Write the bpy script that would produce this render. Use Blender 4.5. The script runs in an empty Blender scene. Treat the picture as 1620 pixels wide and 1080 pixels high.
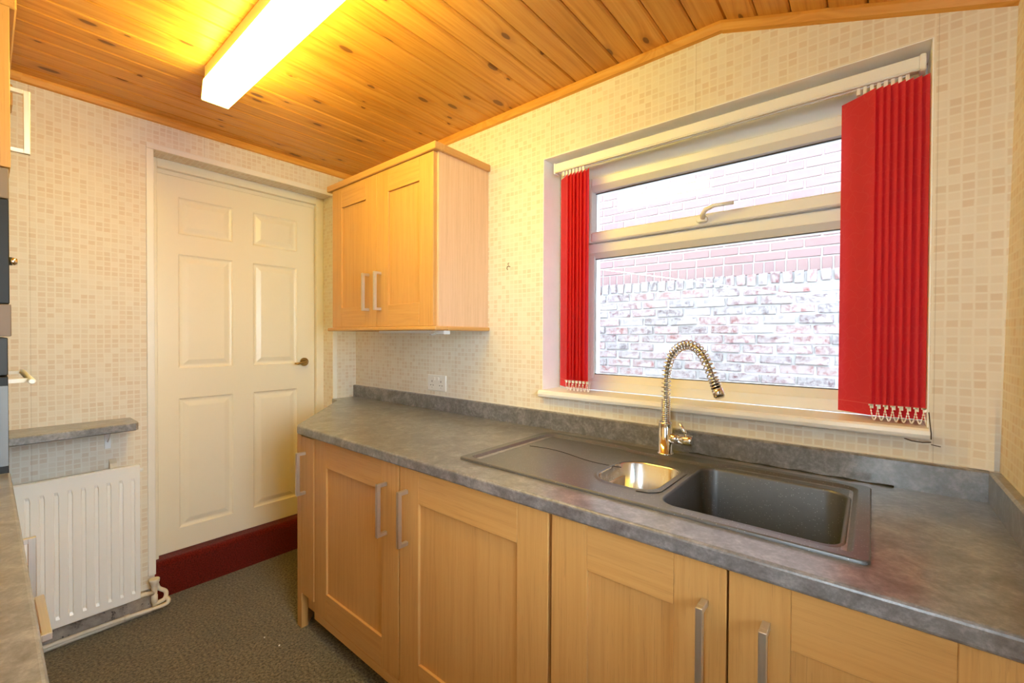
import bpy, bmesh, math, random
from mathutils import Vector, Matrix
random.seed(7)
SC = bpy.context.scene
COL = SC.collection

# ---------------------------------------------------------------- camera, world, exposure
cam_data = bpy.data.cameras.new('camera')
cam_data.sensor_width = 36.0
cam_data.lens = 36.0 * 689.69 / 1620.0
cam_data.clip_start = 0.02
cam = bpy.data.objects.new('camera', cam_data)
COL.objects.link(cam)
R3 = Vector((0.770553, 0.637363, 0.004087)); U3 = Vector((-0.01047, 0.006245, 0.999926)); F3 = Vector((-0.63729, 0.770538, -0.011485))
m = Matrix((( R3.x, U3.x, -F3.x, 2.6324), (R3.y, U3.y, -F3.y, -1.5621), (R3.z, U3.z, -F3.z, 1.3076), (0, 0, 0, 1)))
cam.matrix_world = m
SC.camera = cam

world = bpy.data.worlds.new('world'); SC.world = world
world.use_nodes = True
bg = world.node_tree.nodes['Background']
bg.inputs['Color'].default_value = (0.75, 0.875, 1.0, 1)      # even overcast sky
bg.inputs['Strength'].default_value = 14.5
LAMP_COLOR = (1.0, 0.80, 0.14, 1)
LAMP_STRENGTH = 25.0

SC.view_settings.view_transform = 'Standard'
SC.view_settings.look = 'None'
SC.view_settings.gamma = 1.0
SC.view_settings.use_curve_mapping = False
SC.view_settings.exposure = 0.46
try:
    SC.cycles.use_denoising = True
    SC.cycles.max_bounces = 9
    SC.cycles.diffuse_bounces = 6
    SC.cycles.glossy_bounces = 4
    SC.cycles.use_adaptive_sampling = True
    SC.cycles.adaptive_threshold = 0.02
    SC.cycles.transparent_max_bounces = 24
    SC.cycles.sample_clamp_indirect = 12.0
    SC.cycles.caustics_reflective = False
    SC.cycles.caustics_refractive = False
except Exception:
    pass

# ---------------------------------------------------------------- material helpers
class NT:
    def __init__(s, name):
        s.m = bpy.data.materials.new(name); s.m.use_nodes = True
        s.t = s.m.node_tree; s.t.nodes.clear()
        s.out = s.t.nodes.new('ShaderNodeOutputMaterial')
    def n(s, typ, **kw):
        x = s.t.nodes.new(typ)
        for k, v in kw.items(): setattr(x, k, v)
        return x
    def l(s, a, b): s.t.links.new(a, b)
    def put(s, sock, v):
        if hasattr(v, 'links') or isinstance(v, bpy.types.NodeSocket): s.l(v, sock)
        else: sock.default_value = v
    def math(s, op, a, b=0.0, c=None):
        x = s.n('ShaderNodeMath', operation=op)
        s.put(x.inputs[0], a); s.put(x.inputs[1], b)
        if c is not None: s.put(x.inputs[2], c)
        return x.outputs[0]
    def mix(s, f, a, b, blend='MIX'):
        x = s.n('ShaderNodeMix', data_type='RGBA', blend_type=blend)
        s.put(x.inputs[0], f); s.put(x.inputs[6], a); s.put(x.inputs[7], b)
        return x.outputs[2]
    def ramp(s, f, stops, interp='LINEAR'):
        x = s.n('ShaderNodeValToRGB'); x.color_ramp.interpolation = interp
        e = x.color_ramp.elements
        while len(e) < len(stops): e.new(0.5)
        for i, (p, c) in enumerate(stops):
            e[i].position = p; e[i].color = c if len(c) == 4 else (*c, 1)
        s.l(f, x.inputs[0]); return x.outputs[0]
    def obj(s): return s.n('ShaderNodeTexCoord').outputs['Object']
    def sep(s, v):
        x = s.n('ShaderNodeSeparateXYZ'); s.l(v, x.inputs[0]); return x.outputs
    def comb(s, a, b, c):
        x = s.n('ShaderNodeCombineXYZ')
        for i, v in enumerate((a, b, c)): s.put(x.inputs[i], v)
        return x.outputs[0]
    def scale(s, v, xyz):
        x = s.n('ShaderNodeVectorMath', operation='MULTIPLY'); s.l(v, x.inputs[0]); x.inputs[1].default_value = xyz
        return x.outputs[0]
    def add(s, a, b):
        x = s.n('ShaderNodeVectorMath', operation='ADD'); s.put(x.inputs[0], a); s.put(x.inputs[1], b); return x.outputs[0]
    def noise(s, v, scale=5, detail=3, rough=0.5, dist=0.0):
        x = s.n('ShaderNodeTexNoise'); s.l(v, x.inputs['Vector'])
        x.inputs['Scale'].default_value = scale; x.inputs['Detail'].default_value = detail
        x.inputs['Roughness'].default_value = rough; x.inputs['Distortion'].default_value = dist
        return x.outputs['Fac']
    def bump(s, h, strength=0.3, dist=0.002):
        x = s.n('ShaderNodeBump'); s.l(h, x.inputs['Height'])
        x.inputs['Strength'].default_value = strength; x.inputs['Distance'].default_value = dist
        return x.outputs[0]
    def bsdf(s, color, rough=0.5, metal=0.0, normal=None, spec=0.5, coat=0.0, coat_rough=0.1):
        b = s.n('ShaderNodeBsdfPrincipled')
        s.put(b.inputs['Base Color'], color if not isinstance(color, tuple) or len(color) == 4 else (*color, 1))
        s.put(b.inputs['Roughness'], rough); b.inputs['Metallic'].default_value = metal
        b.inputs['Specular IOR Level'].default_value = spec
        b.inputs['Coat Weight'].default_value = coat; b.inputs['Coat Roughness'].default_value = coat_rough
        if normal is not None: s.l(normal, b.inputs['Normal'])
        s.l(b.outputs[0], s.out.inputs[0])
        return b

def simple(name, color, rough=0.5, metal=0.0, spec=0.5, coat=0.0, mottle=0.06, mscale=12, bump=0.0, bscale=200):
    t = NT(name); o = t.obj()
    f = t.noise(o, mscale, 4)
    c = t.mix(f, tuple(x * (1 - mottle) for x in color) + (1,), tuple(min(1, x * (1 + mottle)) for x in color) + (1,))
    nrm = t.bump(t.noise(o, bscale, 2), bump, 0.001) if bump else None
    t.bsdf(c, rough, metal, nrm, spec, coat)
    return t.m

def mat_wallpaper():
    t = NT('wallpaper_mosaic'); o = t.obj()
    nz = t.n('ShaderNodeNewGeometry').outputs['True Normal']
    nx, ny, nzz = t.sep(nz)
    ax = t.math('GREATER_THAN', t.math('ABSOLUTE', nx), 0.5)
    az = t.math('GREATER_THAN', t.math('ABSOLUTE', nzz), 0.5)
    wob = t.n('ShaderNodeTexNoise'); t.l(o, wob.inputs['Vector']); wob.inputs['Scale'].default_value = 14; wob.inputs['Detail'].default_value = 2
    wx, wy, wz = t.sep(wob.outputs['Color'])
    x, y, z = t.sep(o)
    u = t.math('ADD', t.math('MULTIPLY', x, t.math('SUBTRACT', 1.0, ax)), t.math('MULTIPLY', y, ax))
    v = t.math('ADD', t.math('MULTIPLY', z, t.math('SUBTRACT', 1.0, az)), t.math('MULTIPLY', y, az))
    uw = t.math('ADD', u, t.math('MULTIPLY', t.math('SUBTRACT', wx, 0.5), 0.006))
    vw = t.math('ADD', v, t.math('MULTIPLY', t.math('SUBTRACT', wy, 0.5), 0.005))
    su = t.math('DIVIDE', uw, 0.0250); sv = t.math('DIVIDE', vw, 0.0215)
    cu = t.math('FLOOR', su); cv = t.math('FLOOR', sv)
    fu = t.math('FRACT', su); fv = t.math('FRACT', sv)
    wn = t.n('ShaderNodeTexWhiteNoise', noise_dimensions='2D'); t.l(t.comb(cu, cv, 0.0), wn.inputs['Vector'])
    du = t.math('MULTIPLY', t.math('MINIMUM', fu, t.math('SUBTRACT', 1.0, fu)), 0.0250)
    dv = t.math('MULTIPLY', t.math('MINIMUM', fv, t.math('SUBTRACT', 1.0, fv)), 0.0215)
    d = t.math('MINIMUM', du, dv)
    mr = t.n('ShaderNodeMapRange', interpolation_type='SMOOTHSTEP'); t.l(d, mr.inputs[0])
    mr.inputs[1].default_value = 0.0006; mr.inputs[2].default_value = 0.0040
    tint = t.math('MULTIPLY', mr.outputs[0], t.math('ADD', 0.22, t.math('MULTIPLY', wn.outputs['Value'], 0.78)))
    tile = t.mix(wn.outputs['Value'], (0.735, 0.645, 0.52, 1), (0.72, 0.60, 0.47, 1))
    col = t.mix(tint, (0.82, 0.765, 0.665, 1), tile)
    fine = t.noise(o, 260, 3, 0.6)
    col = t.mix(t.math('MULTIPLY', fine, 0.10), col, (0.55, 0.45, 0.34, 1))
    dirt = t.noise(o, 2.2, 4, 0.6)
    col = t.mix(t.math('MULTIPLY', t.math('SUBTRACT', dirt, 0.45), 0.35), col, (0.66, 0.50, 0.30, 1))
    # seam between two drops of paper every 0.53 m
    sm = t.math('FRACT', t.math('ADD', t.math('DIVIDE', t.math('SUBTRACT', u, 0.956), 0.6), 0.5))
    seam = t.math('LESS_THAN', t.math('ABSOLUTE', t.math('SUBTRACT', sm, 0.5)), 0.0017)
    col = t.mix(t.math('MULTIPLY', seam, 0.35), col, (0.40, 0.32, 0.22, 1))
    t.bsdf(col, 0.62, 0, t.bump(t.math('ADD', fine, t.math('MULTIPLY', mr.outputs[0], -0.6)), 0.25, 0.001), 0.35)
    return t.m

def mat_pine(name='pine_varnish', along=1, knots=True):
    t = NT(name); o = t.obj()
    rnd = t.n('ShaderNodeObjectInfo').outputs['Random']
    off = t.comb(t.math('MULTIPLY', rnd, 37.0), t.math('MULTIPLY', rnd, 91.0), t.math('MULTIPLY', rnd, 13.0))
    p = t.add(o, off)
    x, y, z = t.sep(p)
    if along == 0: x, y = y, x
    kv = t.n('ShaderNodeTexVoronoi', voronoi_dimensions='2D', feature='F1')
    t.l(t.comb(t.math('MULTIPLY', x, 9.0), t.math('MULTIPLY', y, 3.9), 0.0), kv.inputs['Vector']); kv.inputs['Scale'].default_value = 1.0
    dist = t.math('ADD', kv.outputs['Distance'], t.math('MULTIPLY', t.math('SUBTRACT', t.noise(t.comb(t.math('MULTIPLY', x, 60.0), t.math('MULTIPLY', y, 26.0), 0.0), 1.0, 3), 0.5), 0.05))
    kr, kg, kb = t.sep(kv.outputs['Color'])
    has = t.math('GREATER_THAN', kr, 0.42)
    size = t.math('ADD', 0.035, t.math('MULTIPLY', t.math('MULTIPLY', kg, kg), 0.10))
    push = t.math('MULTIPLY', t.math('POWER', 2.718, t.math('MULTIPLY', dist, -7.0)), 0.035)
    gx = t.math('ADD', x, t.math('MULTIPLY', push, has))
    g1 = t.noise(t.comb(t.math('MULTIPLY', gx, 70.0), t.math('MULTIPLY', y, 1.8), z), 1.0, 5, 0.6, 0.4)
    g2 = t.noise(t.comb(t.math('MULTIPLY', gx, 260.0), t.math('MULTIPLY', y, 5.0), z), 1.0, 2, 0.6)
    col = t.ramp(g1, [(0.25, (0.52, 0.21, 0.030)), (0.48, (0.74, 0.36, 0.070)), (0.75, (0.84, 0.47, 0.115))])
    col = t.mix(t.math('MULTIPLY', g2, 0.22), col, (0.42, 0.17, 0.03, 1))
    tone = t.mix(rnd, (0.86, 0.80, 0.74, 1), (1.08, 1.06, 1.05, 1))
    col = t.mix(1.0, col, tone, 'MULTIPLY')
    if knots:
        kd = t.math('DIVIDE', dist, size)
        mk = t.n('ShaderNodeMapRange', interpolation_type='SMOOTHSTEP'); t.l(kd, mk.inputs[0])
        mk.inputs[1].default_value = 1.15; mk.inputs[2].default_value = 0.75
        halo = t.n('ShaderNodeMapRange', interpolation_type='SMOOTHSTEP'); t.l(kd, halo.inputs[0])
        halo.inputs[1].default_value = 3.2; halo.inputs[2].default_value = 0.9
        col = t.mix(t.math('MULTIPLY', t.math('MULTIPLY', halo.outputs[0], has), 0.45), col, (0.42, 0.16, 0.03, 1))
        col = t.mix(t.math('MULTIPLY', t.math('MULTIPLY', mk.outputs[0], has), 0.85), col, (0.14, 0.048, 0.016, 1))
    t.bsdf(col, 0.36, 0, t.bump(g1, 0.06, 0.001), 0.33)
    return t.m

def mat_oak(name, axis, tint=(0.95, 0.93, 0.90)):
    """axis: direction the grain runs along in object space"""
    t = NT(name); o = t.obj()
    rnd = t.n('ShaderNodeObjectInfo').outputs['Random']
    p = t.add(o, t.comb(t.math('MULTIPLY', rnd, 17.0), t.math('MULTIPLY', rnd, 29.0), t.math('MULTIPLY', rnd, 7.0)))
    s = [95.0, 95.0, 95.0]; s[axis] = 2.6
    g = t.noise(t.scale(p, tuple(s)), 1.0, 6, 0.62, 0.5)
    s2 = [300.0, 300.0, 300.0]; s2[axis] = 9.0
    f = t.noise(t.scale(p, tuple(s2)), 1.0, 3, 0.6)
    s3 = [7.0, 7.0, 7.0]; s3[axis] = 0.8
    w = t.noise(t.scale(p, tuple(s3)), 1.0, 2, 0.5)
    c = t.ramp(g, [(0.25, tuple(a * b for a, b in zip((0.52, 0.275, 0.085), tint))), (0.5, tuple(a * b for a, b in zip((0.60, 0.330, 0.110), tint))), (0.78, tuple(a * b for a, b in zip((0.65, 0.375, 0.135), tint)))])
    c = t.mix(t.math('MULTIPLY', t.math('SUBTRACT', w, 0.35), 0.5), c, (0.53 * tint[0], 0.28 * tint[1], 0.085 * tint[2], 1))
    pore = t.math('GREATER_THAN', f, 0.63)
    c = t.mix(t.math('MULTIPLY', pore, 0.20), c, (0.25, 0.12, 0.04, 1))
    t.bsdf(c, 0.38, 0, t.bump(f, 0.08, 0.001), 0.45, 0.35 if 'pale' in name else 0.0, 0.3)
    return t.m

def mat_laminate():
    t = NT('slate_laminate'); o = t.obj()
    a = t.noise(o, 16, 9, 0.72, 0.6); b = t.noise(o, 95, 5, 0.7)
    c = t.ramp(t.math('ADD', t.math('MULTIPLY', a, 0.62), t.math('MULTIPLY', b, 0.38)),
               [(0.36, (0.070, 0.066, 0.069)), (0.5, (0.150, 0.147, 0.156)), (0.64, (0.29, 0.28, 0.29))])
    r = t.math('ADD', 0.24, t.math('MULTIPLY', b, 0.2))
    t.bsdf(c, r, 0, t.bump(b, 0.12, 0.0008), 0.9, 0.7, 0.22)
    return t.m

def mat_carpet(name, c1, c2, sc=105, sheen=0.3):
    t = NT(name); o = t.obj()
    a = t.noise(o, sc, 3, 0.7); b = t.noise(o, 7, 4, 0.6)
    c = t.mix(t.ramp(a, [(0.35, (0, 0, 0)), (0.68, (1, 1, 1))]), (*c1, 1), (*c2, 1))
    c = t.mix(t.math('MULTIPLY', b, 0.5), c, (*[x * 0.75 for x in c1], 1))
    bs = t.bsdf(c, 0.95, 0, t.bump(a, 0.9, 0.004), 0.1)
    bs.inputs['Sheen Weight'].default_value = sheen
    return t.m

def mat_brick(name, ramp, pale, paleamt):
    t = NT(name); o = t.obj()
    ob = t.n('ShaderNodeObjectInfo')
    geo = t.n('ShaderNodeNewGeometry').outputs['Position']
    cell = t.noise(geo, 9.0, 1)
    r = t.math('FRACT', t.math('ADD', t.math('MULTIPLY', ob.outputs['Random'], 1.0), t.math('MULTIPLY', cell, 0.25)))
    c = t.ramp(r, ramp)
    n1 = t.noise(geo, 26, 5, 0.7, 0.4); n2 = t.noise(geo, 160, 4, 0.7)
    c = t.mix(t.math('MULTIPLY', n2, 0.4), c, (0.03, 0.02, 0.024, 1))
    thr = t.ramp(n1, [(0.5 - paleamt * 0.25, (0, 0, 0)), (0.72 - paleamt * 0.25, (1, 1, 1))])
    c = t.mix(t.math('MULTIPLY', thr, paleamt), c, (*pale, 1))
    t.bsdf(c, 0.9, 0, t.bump(n2, 0.5, 0.003), 0.2)
    return t.m

def mat_vane():
    t = NT('blind_fabric_red'); o = t.obj()
    x, y, z = t.sep(o)
    # squiggle woven into the fabric
    v = t.n('ShaderNodeTexVoronoi', voronoi_dimensions='2D', feature='DISTANCE_TO_EDGE')
    t.l(t.comb(t.math('ADD', x, t.math('MULTIPLY', t.math('SINE', t.math('MULTIPLY', z, 110.0)), 0.007)), t.math('ADD', z, t.math('MULTIPLY', t.math('SINE', t.math('MULTIPLY', x, 120.0)), 0.006)), 0.0), v.inputs['Vector'])
    v.inputs['Scale'].default_value = 26
    line = t.math('LESS_THAN', v.outputs['Distance'], 0.045)
    weave = t.noise(t.scale(o, (600, 600, 600)), 1.0, 2)
    hem = t.math('LESS_THAN', t.math('ABSOLUTE', t.math('SUBTRACT', z, 1.122)), 0.0012)
    mark = t.math('MAXIMUM', t.math('MULTIPLY', line, 0.10), t.math('MULTIPLY', hem, 0.6))
    col = t.mix(mark, (0.80, 0.055, 0.085, 1), (0.95, 0.22, 0.22, 1))
    d = t.n('ShaderNodeBsdfPrincipled'); t.l(col, d.inputs['Base Color']); d.inputs['Roughness'].default_value = 0.6
    t.l(t.bump(weave, 0.3, 0.0006), d.inputs['Normal'])
    tr = t.n('ShaderNodeBsdfTranslucent'); t.l(t.mix(mark, (0.88, 0.045, 0.085, 1), (0.9, 0.14, 0.16, 1)), tr.inputs['Color'])
    mx = t.n('ShaderNodeMixShader'); mx.inputs[0].default_value = 0.5
    t.l(d.outputs[0], mx.inputs[1]); t.l(tr.outputs[0], mx.inputs[2]); t.l(mx.outputs[0], t.out.inputs[0])
    return t.m

def mat_glass(name, tint=(0.97, 0.99, 0.98), refl=1.0):
    t = NT(name)
    tr = t.n('ShaderNodeBsdfTransparent'); tr.inputs[0].default_value = (*tint, 1)
    gl = t.n('ShaderNodeBsdfGlossy'); gl.inputs['Roughness'].default_value = 0.02
    fr = t.n('ShaderNodeFresnel'); fr.inputs[0].default_value = 1.45
    mx = t.n('ShaderNodeMixShader'); t.l(t.math('MULTIPLY', fr.outputs[0], refl), mx.inputs[0])
    t.l(tr.outputs[0], mx.inputs[1]); t.l(gl.outputs[0], mx.inputs[2]); t.l(mx.outputs[0], t.out.inputs[0])
    return t.m

def mat_emit(name, color, strength):
    t = NT(name)
    e = t.n('ShaderNodeEmission'); e.inputs[0].default_value = color; e.inputs[1].default_value = strength
    t.l(e.outputs[0], t.out.inputs[0]); return t.m

def mat_steel(name, col=(0.62, 0.60, 0.57), rough=0.3, axis=2):
    t = NT(name); o = t.obj()
    s = [500.0, 500.0, 500.0]; s[axis] = 12.0
    n = t.noise(t.scale(o, tuple(s)), 1.0, 2)
    t.bsdf(t.mix(n, tuple(x * 0.88 for x in col) + (1,), tuple(x * 1.08 for x in col) + (1,)), t.math('ADD', rough - 0.05, t.math('MULTIPLY', n, 0.12)), 1.0)
    return t.m

def mat_paint_brushed(name, color, rough=0.28):
    t = NT(name); o = t.obj()
    n = t.noise(t.scale(o, (240, 240, 14)), 1.0, 4, 0.6); b = t.noise(o, 2.5, 4)
    c = t.mix(t.math('MULTIPLY', b, 0.3), (*color, 1), (color[0] * 0.9, color[1] * 0.84, color[2] * 0.7, 1))
    t.bsdf(c, rough, 0, t.bump(n, 0.14, 0.0012), 0.5)
    return t.m

def mat_composite():
    t = NT('black_composite'); o = t.obj()
    v = t.n('ShaderNodeTexVoronoi', feature='F1'); t.l(o, v.inputs['Vector']); v.inputs['Scale'].default_value = 240
    r, g, b = t.sep(v.outputs['Color'])
    sp = t.math('MULTIPLY', t.math('LESS_THAN', v.outputs['Distance'], 0.28), t.math('GREATER_THAN', r, 0.80))
    n = t.noise(o, 30, 5, 0.6)
    c = t.mix(n, (0.030, 0.031, 0.036, 1), (0.062, 0.064, 0.072, 1))
    c = t.mix(t.math('MULTIPLY', sp, 0.35), c, (0.38, 0.38, 0.40, 1))
    t.bsdf(c, 0.46, 0, t.bump(t.noise(o, 420, 2), 0.2, 0.0006), 1.0, 0.7, 0.25)
    return t.m

def mat_dirty_skirt():
    t = NT('dirty_skirting'); o = t.obj()
    n = t.noise(o, 14, 6, 0.7); n2 = t.noise(o, 45, 4, 0.7)
    c = t.ramp(n, [(0.35, (0.16, 0.12, 0.095)), (0.5, (0.36, 0.29, 0.23)), (0.7, (0.50, 0.41, 0.32))])
    c = t.mix(t.math('GREATER_THAN', n2, 0.62), c, (0.10, 0.075, 0.065, 1))
    t.bsdf(c, 0.8); return t.m

M = {}
M['wallpaper'] = mat_wallpaper()
M['pine'] = mat_pine('pine_varnish', 1)
M['pine_x'] = mat_pine('pine_trim_x', 0, False)
M['oak_v'] = mat_oak('oak_grain_up', 2)
M['oak_h'] = mat_oak('oak_grain_across', 0)
M['oak_y'] = mat_oak('oak_grain_deep', 1)
M['oak_daylight_tint'] = mat_oak('oak_side_pale', 2, (1.15, 1.38, 2.6))  # oak paled so the colour carries daylight on the end panel
M['laminate'] = mat_laminate()
M['carpet'] = mat_carpet('carpet_grey_brown', (0.036, 0.027, 0.010), (0.31, 0.245, 0.125))
M['red_carpet'] = mat_carpet('carpet_dark_red', (0.07, 0.005, 0.004), (0.27, 0.020, 0.013), 170, 0.15)
M['white'] = simple('gloss_white', (0.84, 0.84, 0.84), 0.3)
M['upvc'] = simple('window_plastic', (0.86, 0.87, 0.88), 0.22, mottle=0.02)
M['sill'] = simple('sill_white', (0.86, 0.85, 0.83), 0.25, mottle=0.03)
M['reveal'] = simple('reveal_painted_paper', (0.90, 0.90, 0.91), 0.55, bump=0.25, bscale=60)
M['cream'] = simple('cream_paint', (0.80, 0.74, 0.60), 0.35, mottle=0.05)
M['radiator'] = simple('radiator_enamel', (0.85, 0.86, 0.86), 0.28, mottle=0.02)
M['pipe'] = simple('painted_pipe', (0.74, 0.66, 0.52), 0.4, mottle=0.15, mscale=40)
M['door'] = mat_paint_brushed('door_cream_gloss', (0.86, 0.80, 0.66))
M['bead'] = simple('bead_white', (0.83, 0.80, 0.74), 0.35, mottle=0.04)
M['steel'] = mat_steel('brushed_handle', (0.66, 0.62, 0.57), 0.42)
M['chrome'] = simple('chrome', (0.80, 0.80, 0.80), 0.07, 1.0, mottle=0.01)
M['inox'] = mat_steel('bowl_stainless', (0.74, 0.73, 0.71), 0.24)
M['brass'] = simple('aged_brass', (0.45, 0.30, 0.10), 0.25, 1.0, mottle=0.1)
M['composite'] = mat_composite()
M['black'] = simple('black_plastic', (0.02, 0.02, 0.022), 0.5)
M['blackglass'] = simple('black_oven_glass', (0.018, 0.018, 0.02), 0.45, spec=0.25)
M['brown'] = simple('taupe_metal', (0.20, 0.145, 0.11), 0.55, 0.0)
M['dark'] = simple('dark_void', (0.03, 0.027, 0.025), 0.9)
M['gasket'] = simple('rubber_gasket', (0.10, 0.10, 0.11), 0.6)
M['socket'] = simple('socket_plastic', (0.80, 0.77, 0.72), 0.3, mottle=0.02)
M['plasterend'] = simple('cabinet_white', (0.80, 0.79, 0.76), 0.4)
M['clear'] = simple('milky_plastic', (0.80, 0.83, 0.86), 0.2)
M['vane'] = mat_vane()
M['glass'] = mat_glass('window_glass')
M['diffuser'] = mat_emit('lamp_diffuser', LAMP_COLOR, LAMP_STRENGTH)
M['lampbody'] = simple('lamp_body_cream', (0.82, 0.74, 0.52), 0.4)
M['mortar_pale'] = simple('old_mortar', (0.20, 0.19, 0.195), 0.95, mottle=0.12, mscale=30)
M['mortar_new'] = simple('house_mortar', (0.19, 0.18, 0.18), 0.95, mottle=0.06, mscale=30)
M['brick_old'] = mat_brick('old_brick', [(0.0, (0.034, 0.024, 0.030)), (0.22, (0.060, 0.026, 0.034)), (0.45, (0.105, 0.030, 0.033)), (0.62, (0.125, 0.036, 0.034)), (0.78, (0.040, 0.032, 0.040)), (0.9, (0.15, 0.125, 0.13))], (0.19, 0.175, 0.18), 0.75)
M['brick_new'] = mat_brick('house_brick', [(0.0, (0.150, 0.092, 0.094)), (0.5, (0.165, 0.105, 0.104)), (1.0, (0.155, 0.100, 0.105))], (0.14, 0.11, 0.105), 0.25)
M['ground'] = simple('yard_concrete', (0.40, 0.39, 0.37), 0.9, mottle=0.2)
M['wire'] = simple('washing_line_plastic', (0.85, 0.85, 0.85), 0.5)
M['crumb'] = simple('crumb_white', (0.85, 0.82, 0.75), 0.7)
M['crack'] = simple('crack_dark', (0.10, 0.06, 0.03), 0.9)
M['paperflap'] = simple('paper_torn_edge', (0.74, 0.62, 0.44), 0.7)
M['mould'] = simple('black_sealant', (0.03, 0.028, 0.026), 0.7)

# ---------------------------------------------------------------- mesh helpers
def box(bm, x0, x1, y0, y1, z0, z1, mi=0, bev=0.0, seg=1):
    vs = [bm.verts.new((x, y, z)) for x in (x0, x1) for y in (y0, y1) for z in (z0, z1)]
    F = [(0, 1, 3, 2), (4, 6, 7, 5), (0, 4, 5, 1), (2, 3, 7, 6), (0, 2, 6, 4), (1, 5, 7, 3)]
    fs = []
    for f in F:
        fc = bm.faces.new([vs[i] for i in f]); fc.material_index = mi; fs.append(fc)
    if bev > 0:
        es = set()
        for f in fs: es.update(f.edges)
        bmesh.ops.bevel(bm, geom=list(es), offset=bev, segments=seg, affect='EDGES', profile=0.5, material=-1)
    return vs

def prism(bm, pts, z0, z1, mi=0, axis='z', bev=0.0, bsel=None, seg=2):
    """polygon pts (a,b) swept along an axis; axis z: (x,y); axis x: (y,z); axis y: (x,z)"""
    def P(a, b, c):
        return {'z': (a, b, c), 'x': (c, a, b), 'y': (a, c, b)}[axis]
    lo = [bm.verts.new(P(a, b, z0)) for a, b in pts]; hi = [bm.verts.new(P(a, b, z1)) for a, b in pts]
    n = len(pts); fs = [bm.faces.new(lo), bm.faces.new(hi)]
    for i in range(n):
        fs.append(bm.faces.new((lo[i], lo[(i + 1) % n], hi[(i + 1) % n], hi[i])))
    for f in fs: f.material_index = mi
    bmesh.ops.recalc_face_normals(bm, faces=fs)
    if bev > 0:
        es = []
        for i in (bsel if bsel is not None else range(n)):
            for ring in (lo, hi):
                e = bm.edges.get((ring[i], ring[(i + 1) % n]))
                if e: es.append(e)
        bmesh.ops.bevel(bm, geom=es, offset=bev, segments=seg, affect='EDGES', profile=0.5)
    return fs

def tube(bm, pts, r, n=10, mi=0, caps=True, rad=None):
    pts = [Vector(p) for p in pts]; rings = []
    prev = None
    for i, p in enumerate(pts):
        if i == 0: t = pts[1] - p
        elif i == len(pts) - 1: t = p - pts[-2]
        else: t = (pts[i + 1] - pts[i - 1])
        t.normalize()
        if prev is None:
            a = Vector((0, 0, 1)) if abs(t.z) < 0.9 else Vector((1, 0, 0))
            u = t.cross(a).normalized()
        else:
            u = (prev - t * prev.dot(t)).normalized()
        prev = u; w = t.cross(u)
        rr = rad[i] if rad else r
        rings.append([bm.verts.new(p + (u * math.cos(2 * math.pi * k / n) + w * math.sin(2 * math.pi * k / n)) * rr) for k in range(n)])
    for a, b in zip(rings, rings[1:]):
        for k in range(n):
            f = bm.faces.new((a[k], a[(k + 1) % n], b[(k + 1) % n], b[k])); f.smooth = True; f.material_index = mi
    if caps:
        for rg in (rings[0][::-1], rings[-1]):
            f = bm.faces.new(rg); f.material_index = mi
    return rings

def loft(bm, loops, mi=0, smooth=True):
    rs = [[bm.verts.new(p) for p in lp] for lp in loops]
    for a, b in zip(rs, rs[1:]):
        n = len(a)
        for k in range(n):
            f = bm.faces.new((a[k], a[(k + 1) % n], b[(k + 1) % n], b[k])); f.smooth = smooth; f.material_index = mi
    return rs

def wloc(o):
    v = Vector((0, 0, 0))
    while o is not None:
        v += Vector(o.location); o = o.parent
    return v

def obj(name, bm, mats, parent=None, label=None, base=None, recalc=True, sub=False):
    """link bm (built in world coordinates) as one mesh object under parent"""
    if recalc: bmesh.ops.recalc_face_normals(bm, faces=bm.faces[:])
    me = bpy.data.meshes.new(name)
    off = Vector((0, 0, 0))
    o = bpy.data.objects.new(name, me)
    if parent is not None:
        off = wloc(parent); o.parent = parent
    if base is not None:
        b = Vector(base); o.location = b - off; off = b
    bm.transform(Matrix.Translation(-off)); bm.to_mesh(me); bm.free()
    for mt in (mats if isinstance(mats, (list, tuple)) else [mats]): me.materials.append(M[mt] if isinstance(mt, str) else mt)
    COL.objects.link(o)
    if label: o['label'] = label
    return o

def thing(name, label, cat, loc=(0, 0, 0), group=None):
    o = bpy.data.objects.new(name, None); COL.objects.link(o); o.location = loc
    o.empty_display_size = 0.05
    o['label'] = label; o['category'] = cat
    if group: o['group'] = group
    return o

def tag(o, label, cat, group=None):
    o['label'] = label; o['category'] = cat
    if group: o['group'] = group
    return o

def struct(o, label=None):
    o['kind'] = 'structure'
    if label: o['label'] = label
    return o

def copy_part(src, parent, loc=None):
    c = src.copy(); COL.objects.link(c); c.parent = parent
    if loc is not None: c.location = Vector(loc) - wloc(parent)
    return c

NB = bmesh.new

# ---------------------------------------------------------------- the setting
ZC = 2.345; XB = 2.235; XR = 2.873; SL = -0.335      # ceiling height, where it starts to slope, right wall, slope
YF = -2.14                                          # wall behind the worktop on the near side
bm = NB(); box(bm, -0.30, 3.0, YF - 0.2, 0.0, -0.12, 0.0)
struct(obj('floor', bm, 'carpet'), 'dark grey-brown carpeted floor')

bm = NB()                                          # wall with the panelled door
box(bm, -0.22, 0, YF - 0.2, -1.052, 0, 2.42); box(bm, -0.22, 0, -0.158, 0.25, 0, 2.42); box(bm, -0.22, 0, -1.052, -0.158, 2.19, 2.42)
box(bm, -0.27, -0.225, -1.2, 0.0, 0, 2.42)  # unseen backing slab added to stop light leaking round the door
wall_left = struct(obj('wall_left', bm, 'wallpaper'), 'beige mosaic wallpaper wall with the deep door recess')

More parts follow.
